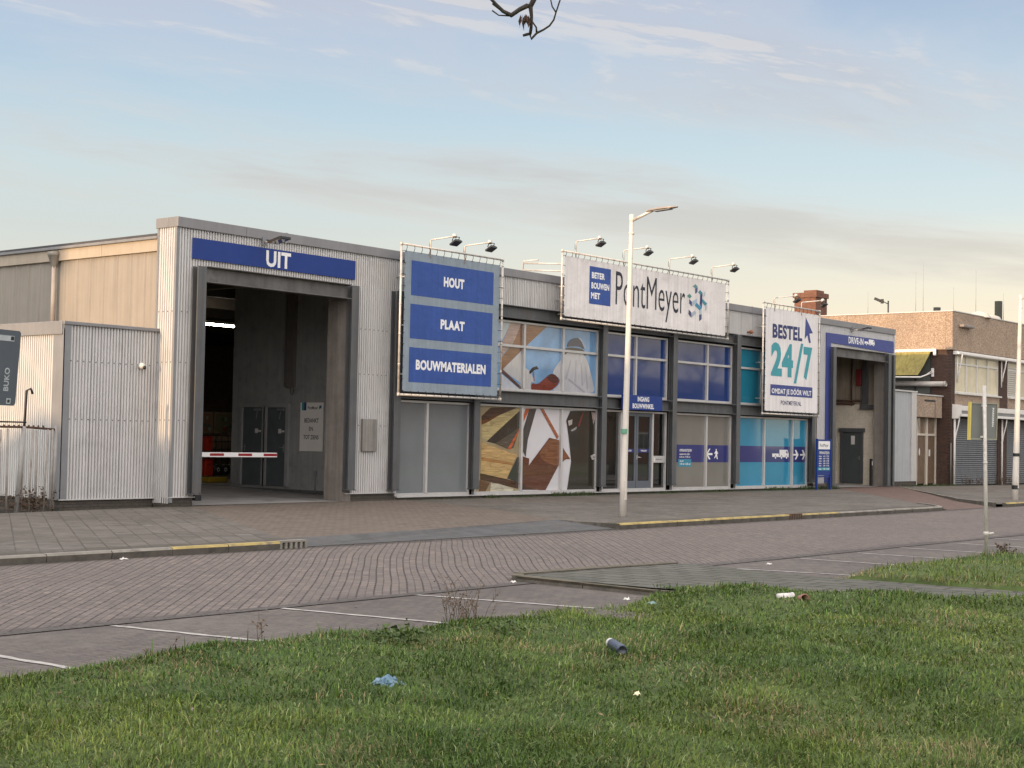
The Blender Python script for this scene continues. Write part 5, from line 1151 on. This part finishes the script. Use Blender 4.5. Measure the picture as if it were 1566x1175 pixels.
# chimney
M_cf = brick_wall('chimney_brick', (.24, .105, .068), (.19, .085, .058), (.14, .09, .065), gap=.012, stain=.25); M_cs = brick_wall('chimney_brick_side', (.24, .105, .068), (.19, .085, .058), (.14, .09, .065), True, gap=.012, stain=.25)
def wallbox(name, x0, x1, y0, y1, z0, z1, parent):
    m = MB(); m.box(x0, x1, y0, y1, z0, z1)
    for i, f in enumerate(m.f): m.m[i] = 1 if i in (3, 5) else 0
    return m.build(name, [M_cf, M_cs], parent)
ch = thing('brick_chimney', (42.6, 7.5, 7.4), 'stout red brick chimney rising behind the shop roof', 'chimney')
wallbox('stack', 42.05, 43.15, 6.95, 8.05, 7.3, 8.62, ch)
wallbox('corbel', 41.99, 43.21, 6.89, 8.11, 8.50, 8.72, ch)
wallbox('chimney_top', 42.02, 42.75, 6.90, 7.55, 8.722, 8.82, ch)

# grey metal gate panel closing the gap beside the drive-in
t = thing('metal_gate', (36.8, .3, .25), 'pale grey sheet-metal gate beside the right gateway with two black hinges', 'gate')
m = MB(); m.corr_x(35.55, 37.72, .30, 3.92, .30, p=.25, a=.004, seg=6); m.build('gate_panel', pbr('pale_gate_sheet', (.42, .44, .46), .5, .15, .05, 2, .12), t)
m = MB(); m.bbox(37.72, 38.18, .24, .34, .30, 3.93, .006); m.bbox(35.5, 38.22, .22, .36, 3.93, 3.99, .006); m.build('gate_frame', M_alu, t)
for zz in (2.0, .72):
    m = MB(); m.bbox(35.55, 36.0, .26, .285, zz-.09, zz+.09, .005); m.build('hinge', M_black, t)
m = MB(); m.tube([(35.78, .27, 2.72), (35.95, .24, 2.86)], .035, 6); m.build('latch', M_black, t)
m = MB(); m.box(35.5, 38.2, .26, .4, -.05, .29); m.build('gate_plinth', M_brickdark, t)

# ------------------------------------------------------------------ terrace mirrored in the glass; unseen blocks added at left for shade
def block(name, x0, x1, y0, y1, h, lab, face, c1, c2):
    t = thing(name, ((x0+x1)/2, (y0+y1)/2, 0), lab, 'houses')
    mf = brick_wall('brick_'+name+str(int(c1[0]*1000)), c1, c2, (.25, .22, .2), stain=.2)
    MB().box(x0, x1, y0, y1, -.2, h).build('wall', mf, t)
    m = MB()
    if x1-x0 > y1-y0: m.prism([(x0-.3, y0-.4, h), (x0-.3, y1+.4, h), (x0-.3, (y0+y1)/2, h+1.6)], (x1-x0+.6, 0, 0))
    else: m.prism([(x0-.4, y0-.3, h), (x1+.4, y0-.3, h), ((x0+x1)/2, y0-.3, h+1.0)], (0, y1-y0+.6, 0))
    m.build('roof', pbr('dark_roof_tiles', (.09, .06, .05), .8), t)
    n = 0
    if face == 'N':
        x = x0+1.2
        while x < x1-2.5 and n < 40:
            for z in (1.0, 3.9):
                q = MB(); q.bbox(x, x+2.0, y1, y1+.06, z, z+1.5, .01); wo = q.build('window', M_white, t)
                q = MB(); q.box(x+.08, x+.96, y1+.062, y1+.07, z+.1, z+1.4); q.box(x+1.04, x+1.92, y1+.062, y1+.07, z+.1, z+1.4); q.build('pane', film((70, 80, 88), 'house_glass'), wo); n += 1
            x += 3.6
    else:
        y = y0+1.2
        while y < y1-2.2 and n < 40:
            for z in ((1.0, 3.9) if h > 5 else (1.0,)):
                q = MB(); q.bbox(x1, x1+.06, y, y+1.6, z, z+1.4, .01); wo = q.build('window', M_white, t)
                q = MB(); q.box(x1+.062, x1+.07, y+.1, y+1.5, z+.1, z+1.3); q.build('pane', film((70, 80, 88), 'house_glass'), wo); n += 1
            y += 4.2
    return t
block('terrace_block', 34, 110, -58, -49, 6.2, 'orange brick terrace of houses across the green, mirrored in the shop glass', 'N', (.32, .15, .09), (.27, .12, .08))
block('shade_row', -62, -52, -50, -1.2, 6.9, 'unseen brick row added at far left to shade street and lawn', 'E', (.26, .15, .10), (.22, .13, .09))
block('shade_low_block', -62, -52, -1.1, 5.6, 3.9, 'unseen low brick block added at far left to shade the annex foot', 'E', (.25, .16, .11), (.2, .13, .1))
block('shade_row', -62, -52, 5.7, 30, 9.8, 'unseen taller brick row added at far left to shade the back of the hall wall', 'E', (.24, .16, .12), (.2, .13, .1))

# ------------------------------------------------------------------ bare trees
M_bark = pbr('dark_bark', (.045, .038, .030), .9, 0, .3, 12, 0, bump=.6)
def grow(m, p, d, L, r, depth, rnd):
    pts = [p]; rr = [r]; q = p; dd = d
    for k in range(3):
        dd = (dd+Vector((rnd.uniform(-.22, .22), rnd.uniform(-.22, .22), rnd.uniform(-.05, .16)))).normalized(); q = q+dd*L/3; pts.append(q); rr.append(r*(1-.13*(k+1)))
    m.tube(pts, rr, 7 if r > .03 else 4, caps=False)
    if depth <= 0: return
    for k in range(rnd.choice((2, 3, 3))):
        i = rnd.choice((2, 3, 3)); a = rnd.uniform(0, 6.28); s = rnd.uniform(.45, .95)
        o = dd.orthogonal().normalized(); nd = (dd+(o*math.cos(a)+dd.cross(o)*math.sin(a))*s).normalized()
        grow(m, pts[i], nd, L*rnd.uniform(.62, .84), rr[i]*rnd.uniform(.55, .72), depth-1, rnd)
def bare_tree(loc, h, r, seed, lab, depth=6):
    t = thing('bare_tree', loc, lab, 'tree', 'bare street trees'); rnd = random.Random(seed); b = Vector(loc)
    m = MB(); m.tube([b+Vector((0, 0, -.2)), b+Vector((.02, .03, .3)), b+Vector((.05, .02, h*.16)), b+Vector((.03, -.05, h*.3))], [r*1.5, r*1.12, r, r*.9], 12, caps=False); m.build('trunk', M_bark, t)
    m = MB(); p = b+Vector((.03, -.05, h*.29))
    for k in range(5):
        a = k*1.257+rnd.uniform(-.3, .3); grow(m, p, Vector((math.cos(a)*.6, math.sin(a)*.6, rnd.uniform(.7, 1.2))).normalized(), h*.24, r*.55, depth-2, rnd)
    m.build('crown', M_bark, t); return t
bare_tree((61, -24, 0), 10.5, .28, 3, 'bare tree mirrored in the blue upper windows')
bare_tree((49, -23, 0), 9.5, .24, 8, 'bare tree mirrored beside the entrance')
t = thing('bare_tree', (-19.0, -29.6, .05), 'dark bare twig with a withered leaf hanging into the sky', 'tree')
m = MB(); b = Vector((-19.0, -29.6, 0))
m.tube([b+Vector((0, 0, -.2)), b+Vector((.02, 0, .25)), b+Vector((.05, -.03, 1.6)), b+Vector((.02, .02, 3.2))], [.26, .19, .165, .15], 12); m.build('trunk', M_bark, t)
m = MB(); rnd = random.Random(5)
m.tube([b+Vector((.02, .02, 3.0)), (-18.3, -27.6, 4.9), (-17.3, -25.0, 5.4), (-16.6, -23.5, 4.9), (-16.33, -22.85, 4.2), (-16.17, -22.61, 3.37)], [.085, .06, .04, .024, .014, .011], 8)
for k in range(6):
    a = 1.2+k*.85; grow(m, b+Vector((.02, .02, 3.1)), Vector((math.cos(a)*.5, math.sin(a)*.5-.4, 1.1)).normalized(), 1.9, .075, 4, rnd)
m.build('crown', M_bark, t)
m = MB()
for pts, r in (([(-16.17, -22.61, 3.37), (-16.172, -22.594, 3.343), (-16.182, -22.584, 3.342), (-16.197, -22.559, 3.328), (-16.212, -22.531, 3.307), (-16.236, -22.509, 3.321), (-16.255, -22.494, 3.342), (-16.274, -22.481, 3.363), (-16.29, -22.46, 3.40)], [.011, .0105, .010, .009, .0095, .0075, .0065, .006, .005]),
               ([(-16.174, -22.594, 3.342), (-16.162, -22.591, 3.304), (-16.155, -22.584, 3.262), (-16.151, -22.577, 3.240)], [.009, .0065, .0065, .006]), ([(-16.150, -22.577, 3.243), (-16.157, -22.566, 3.24), (-16.167, -22.554, 3.235)], [.005, .006, .005]),
               ([(-16.151, -22.576, 3.243), (-16.1455, -22.578, 3.223), (-16.136, -22.597, 3.245), (-16.122, -22.62, 3.258), (-16.112, -22.64, 3.272), (-16.107, -22.656, 3.293), (-16.108, -22.667, 3.32), (-16.109, -22.687, 3.366), (-16.11, -22.70, 3.40)], [.005, .0055, .0048, .004, .0038, .0035, .003, .003, .003]),
               ([(-16.108, -22.667, 3.32), (-16.122, -22.659, 3.341), (-16.133, -22.658, 3.37)], [.003, .0028, .0025]), ([(-16.137, -22.597, 3.248), (-16.142, -22.599, 3.265), (-16.156, -22.590, 3.286)], [.004, .0035, .003]),
               ([(-16.216, -22.525, 3.305), (-16.243, -22.494, 3.306), (-16.263, -22.477, 3.323)], [.003, .0025, .003]), ([(-16.24, -22.504, 3.323), (-16.268, -22.481, 3.347)], [.0035, .003])): m.tube(pts, r, 7)
m.build('twig', M_bark, t)
m = MB(); rnd = random.Random(4); cc = Vector((-16.178, -22.565, 3.285))
for k in range(10):
    a = cc+Vector((rnd.uniform(-.014, .014), rnd.uniform(-.02, .02), .025)); e = a+Vector((rnd.uniform(-.012, .012), rnd.uniform(-.015, .015), -rnd.uniform(.03, .06))); s = Vector((rnd.uniform(-1, 1), rnd.uniform(-1, 1), 0)).normalized()*.008; mid = (a+e)/2+Vector((rnd.uniform(-.008, .008),)*3)
    m.quad(a, mid-s, e, mid+s)
m.build('withered_leaf', pbr('withered_leaf', (.07, .035, .022), .8, 0, .3, 30), t)

# ------------------------------------------------------------------ weeds, brambles, litter
def stalks(name, loc, n, h, spread, col, lab, cat, seed, leaf=.0, leafcol=None, kind=None):
    rnd = random.Random(seed); b = Vector(loc); t = thing(name, loc, lab, cat); m = MB(); lf = MB()
    for k in range(n):
        p = b+Vector((rnd.uniform(-1, 1)*spread, rnd.uniform(-1, 1)*spread*.7, -.03)); d = Vector((rnd.uniform(-.45, .45), rnd.uniform(-.45, .45), 1)).normalized(); hh = h*rnd.uniform(.45, 1.05)
        mid = p+d*hh*.5+Vector((rnd.uniform(-.05, .05), rnd.uniform(-.05, .05), 0))*hh; top = p+d*hh+Vector((rnd.uniform(-.2, .2), rnd.uniform(-.2, .2), -.1))*hh*.5
        m.tube([p, mid, top], [.0024, .002, .001], 4)
        for q in range(4):
            f = rnd.uniform(.35, 1); s = p.lerp(top, f); e = s+Vector((rnd.uniform(-1, 1), rnd.uniform(-1, 1), rnd.uniform(.2, 1))).normalized()*hh*.22; m.tube([s, e], [.0015, .0008], 4)
            if leaf:
                for w_ in range(2):
                    c = s.lerp(e, rnd.uniform(.2, 1)); u_ = Vector((rnd.uniform(-1, 1), rnd.uniform(-1, 1), rnd.uniform(-.3, .6))).normalized()*leaf*rnd.uniform(.6, 1.3); v_ = u_.cross(Vector((rnd.uniform(-1, 1), rnd.uniform(-1, 1), 1))).normalized()*leaf*.35
                    lf.quad(c, c+u_*.5+v_, c+u_, c+u_*.5-v_)
    m.build('stem', col, t)
    if leaf: lf.build('foliage', leafcol, t)
    return t
M_stem = pbr('dry_stem', (.115, .075, .045), .85, 0, .3, 20); M_seed = pbr('seed_head', (.12, .075, .04), .85, 0, .3, 20); M_leafg = pbr('weed_leaf', (.06, .10, .025), .7, 0, .35, 20); M_deadleaf = pbr('dead_leaf', (.085, .05, .03), .85, 0, .35, 15); M_gstem = pbr('green_stem', (.09, .11, .035), .8, 0, .3, 20)
stalks('dry_weed', (-10.55, -17.5, .05), 26, .46, .20, M_stem, 'bushy dry brown weed at the lawn edge between two bay lines', 'weed', 1, .022, M_seed)
stalks('dry_weed', (-12.78, -17.35, .05), 3, .38, .03, M_stem, 'single thin dry stalk with a brown seed head at the lawn edge', 'weed', 2, .03, M_seed)
stalks('dry_weed', (-13.75, -17.3, .03), 4, .24, .08, M_stem, 'short dry stalks at the left end of the lawn edge', 'weed', 12, .02, M_seed)
stalks('leafy_weed', (-12.05, -18.0, .05), 16, .24, .22, M_gstem, 'low tangle of green weed with broken dry leaves on the lawn', 'weed', 3, .05, M_leafg)
stalks('leafy_weed', (-10.75, -18.1, .06), 12, .13, .25, M_gstem, 'flat dark weed patch on the lawn under the dry brown weed', 'weed', 4, .045, M_leafg)
stalks('leafy_weed', (1.25, -17.75, .12), 12, .22, .10, M_stem, 'dark clump of weed at the foot of the far grass tongue by the sign post', 'weed', 5, .05, M_deadleaf)
stalks('bramble', (-3.2, .42, -.02), 55, .62, .42, M_stem, 'dead brown bramble growing through the fence at the annex corner', 'bramble', 6, .07, M_deadleaf)
stalks('bramble', (-4.4, .45, -.02), 40, .55, .5, M_stem, 'dead bramble farther left behind the old fence', 'bramble', 7, .06, M_deadleaf)
stalks('dry_weed', (42.6, -.5, .08), 45, .50, .6, M_stem, 'brown dry weeds in front of the first roller shutter', 'weed', 8, .05, M_deadleaf)
stalks('dry_weed', (46.2, -.5, .08), 40, .50, .8, M_stem, 'brown dry weeds in front of the second roller shutter', 'weed', 9, .05, M_deadleaf)
# moss and tufts along the foot of the shop front (nobody could count them)
m = MB(); rnd = random.Random(9)
for x0, x1, n, hh in ((7.1, 9.8, 90, .05), (10.2, 15.4, 160, .07), (15.7, 23, 240, .06), (23.4, 29, 200, .07), (10.4, 10.8, 60, .13), (11.6, 12.4, 60, .10), (13.2, 15.2, 420, .17), (18.5, 19.6, 150, .10), (21.0, 22.8, 140, .12), (25.2, 26.9, 220, .18), (27.6, 30.2, 340, .20), (36, 40.8, 420, .13), (-2.2, .3, 160, .07), (-2.4, -1.6, 120, .12)):
    for k in range(n):
        x = rnd.uniform(x0, x1); y = rnd.uniform(-.30, -.02) if x < 29 else rnd.uniform(-.5, -.05)
        if x < .4: y = rnd.uniform(.2, .5)
        z = .09 if x > .4 else -.03; h = hh*rnd.uniform(.3, 1); a = rnd.uniform(0, 6.28); s = Vector((math.cos(a), math.sin(a), 0))*.008; tp = Vector((x+rnd.uniform(-.07, .07), y+rnd.uniform(-.08, .03), z+h)); md = Vector((x, y, z)).lerp(tp, .5)+Vector((0, 0, .02))
        m.add([Vector((x, y, z))-s, Vector((x, y, z))+s, md+s, md-s, tp], [(0, 1, 2, 3), (3, 2, 4)])
tag(m.build('weeds', pbr('wall_weeds', (.05, .075, .022), .85, 0, .45, 6)), 'small green tufts along the foot of the walls', 'weeds', kind='stuff')

t = thing('spray_can', (-11.08, -19.49, .1), 'dented slate blue can with a white end lying on the lawn', 'can')
a = Vector((-10.98, -19.36, .115)); b = Vector((-11.15, -19.58, .10)); ax = (b-a).normalized()
m = MB(); m.lathe(a, [(.0, 0), (.030, .0), (.041, .012), (.043, .03), (.042, .15), (.043, .26), (.040, .272), (.034, .274)], 20, axis=ax); m.build('body', pbr('can_blue_metal', (.065, .085, .125), .3, .5, .2, 20), t)
m = MB(); m.lathe(a, [(.0, -.05), (.030, -.05), (.036, -.044), (.0385, .004)], 16, axis=ax); m.build('cap', M_white, t)
m = MB(); m.lathe(a+ax*.272, [(.034, .0), (.026, -.012), (0, -.016)], 16, axis=ax); m.build('rim', pbr('can_bottom', (.08, .09, .11), .4, .6), t)
def crumple(name, loc, sx_, sy_, sz_, mat, lab, cat, seed, n=9):
    rnd = random.Random(seed); m = MB(); b = Vector(loc)
    for i in range(n+1):
        for j in range(n+1):
            x = (i/n-.5)*2; y = (j/n-.5)*2; q = Vector((x*2.1+seed, y*2.1, seed*.7)); h = abs(mnoise.noise(q))*1.3+.5*abs(mnoise.noise(q*2.7)); f = max(0, 1-(x*x+y*y)*.6)
            m.v.append((b.x+x*sx_+.3*sx_*mnoise.noise(q*1.7+Vector((9, 0, 0))), b.y+y*sy_+.3*sy_*mnoise.noise(q*1.7+Vector((0, 9, 0))), b.z+sz_*h*f))
    for i in range(n):
        for j in range(n): k = i*(n+1)+j; m.f.append((k, k+n+1, k+n+2, k+1)); m.m.append(0); m.sm.append(False)
    o = m.build(name, mat); return tag(o, lab, cat)
crumple('plastic_bag', (-13.45, -19.33, .07), .12, .09, .085, pbr('pale_blue_plastic', (.15, .26, .36), .35, 0, .25, 12), 'crumpled pale blue plastic bag on the near lawn', 'bag', 3)
crumple('glass_shard', (-8.02, -17.75, .08), .05, .03, .03, pbr('greenish_scrap', (.20, .34, .32), .3), 'small greenish scrap at the far lawn edge, left of the white cup', 'litter', 5)
crumple('paper_scrap', (-12.66, -20.75, .085), .022, .018, .03, ink((222, 205, 175), .7, name='straw_paper'), 'tiny cream paper scrap in the middle of the near lawn', 'litter', 6)
crumple('paper_scrap', (-7.83, -17.32, .07), .035, .03, .05, ink((200, 200, 196), .7, name='pale_paper'), 'tiny grey-white paper scrap at the lawn edge beside the path nose', 'litter', 7)
crumple('paper_scrap', (-1.79, -15.55, .003), .05, .03, .03, M_white, 'white scrap lying on the road by the far bay lines', 'litter', 8)
crumple('paper_scrap', (-6.75, -14.95, .003), .035, .03, .04, M_white, 'white scrap lying beside the mossy nose of the path', 'litter', 11)
crumple('paper_scrap', (-8.3, -9.6, .003), .06, .03, .04, M_white, 'white scrap in the gutter under the left kerb', 'litter', 14)
for k, (x, y) in enumerate(((-3.4, -1.3), (-2.55, -.55), (-1.7, -.35))):
    tag(MB().bbox(x-.32, x+.32, y-.07, y+.10, .03, .09, .02).build('loose_tile', M_kerb), ('loose pale tile lying nearest the fence by the annex', 'loose pale tile between two others in front of the annex', 'loose pale tile closest to the left gateway')[k], 'tile', 'loose tiles in front of the annex')
t = thing('paper_cup', (-6.8, -18.58, .08), 'white paper cup lying at the far edge of the lawn', 'cup')
m = MB(); m.lathe((-6.9, -18.53, .135), [(0, 0), (.032, 0), (.047, .17), (.044, .17), (.03, .012)], 18, axis=(.85, -.5, -.05)); m.build('body', M_white, t); m = MB(); m.lathe((-6.9, -18.53, .135), [(.047, .165), (.051, .168), (.051, .176), (.046, .178)], 18, axis=(.85, -.5, -.05)); m.build('rim', M_white, t)
t = thing('clay_cup', (-6.75, -18.8, .08), 'small reddish cup on its side next to the white paper cup', 'cup')
m = MB(); m.lathe((-6.78, -18.72, .125), [(0, 0), (.035, 0), (.048, .09), (.040, .09), (.03, .012)], 18, axis=(-.5, -.86, .05)); m.build('body', pbr('reddish_clay', (.33, .16, .12), .7), t); m = MB(); m.lathe((-6.78, -18.72, .125), [(.048, .085), (.052, .088), (.052, .096), (.044, .097)], 18, axis=(-.5, -.86, .05)); m.build('rim', pbr('reddish_clay', (.33, .16, .12), .7), t)

# fallen leaves blown over the lawn, the gutter and the pavement edge
m = MB(); rnd = random.Random(21)
for k in range(330):
    q = rnd.random()
    if q < .62:
        dd = rnd.uniform(6.5, 16); th = YAW+rnd.uniform(-.42, .42); x = CAM.x+dd*math.sin(th); y = CAM.y+dd*math.cos(th)
        if in1(x, y) < .1: continue
        z = float(lawn_h(x, y))+rnd.uniform(.015, .05)
    elif q < .85: x = rnd.uniform(-16, 12); y = -9.47-abs(rnd.gauss(0, .10)); z = .006
    else: x = rnd.uniform(-15, 2); y = rnd.uniform(-17.1, -15.2); z = .006
    a = rnd.uniform(0, 6.28); L = rnd.uniform(.012, .03); U = Vector((math.cos(a), math.sin(a), rnd.uniform(-.3, .4)))*L; V = Vector((-math.sin(a), math.cos(a), rnd.uniform(-.4, .4)))*L*.4; c = Vector((x, y, z+.006))
    m.add([c-U, c+V, c+U, c-V], [(0, 1, 2, 3)], rnd.choice((0, 0, 1, 2)))
tag(m.build('leaves', [pbr('leaf_brown', (.12, .07, .035), .8, 0, .3, 30), pbr('leaf_tan', (.24, .16, .08), .8, 0, .3, 30), pbr('leaf_grey', (.16, .14, .12), .8, 0, .3, 30)]), 'scattered small brown fallen leaves on lawn and gutter', 'leaves', kind='stuff')
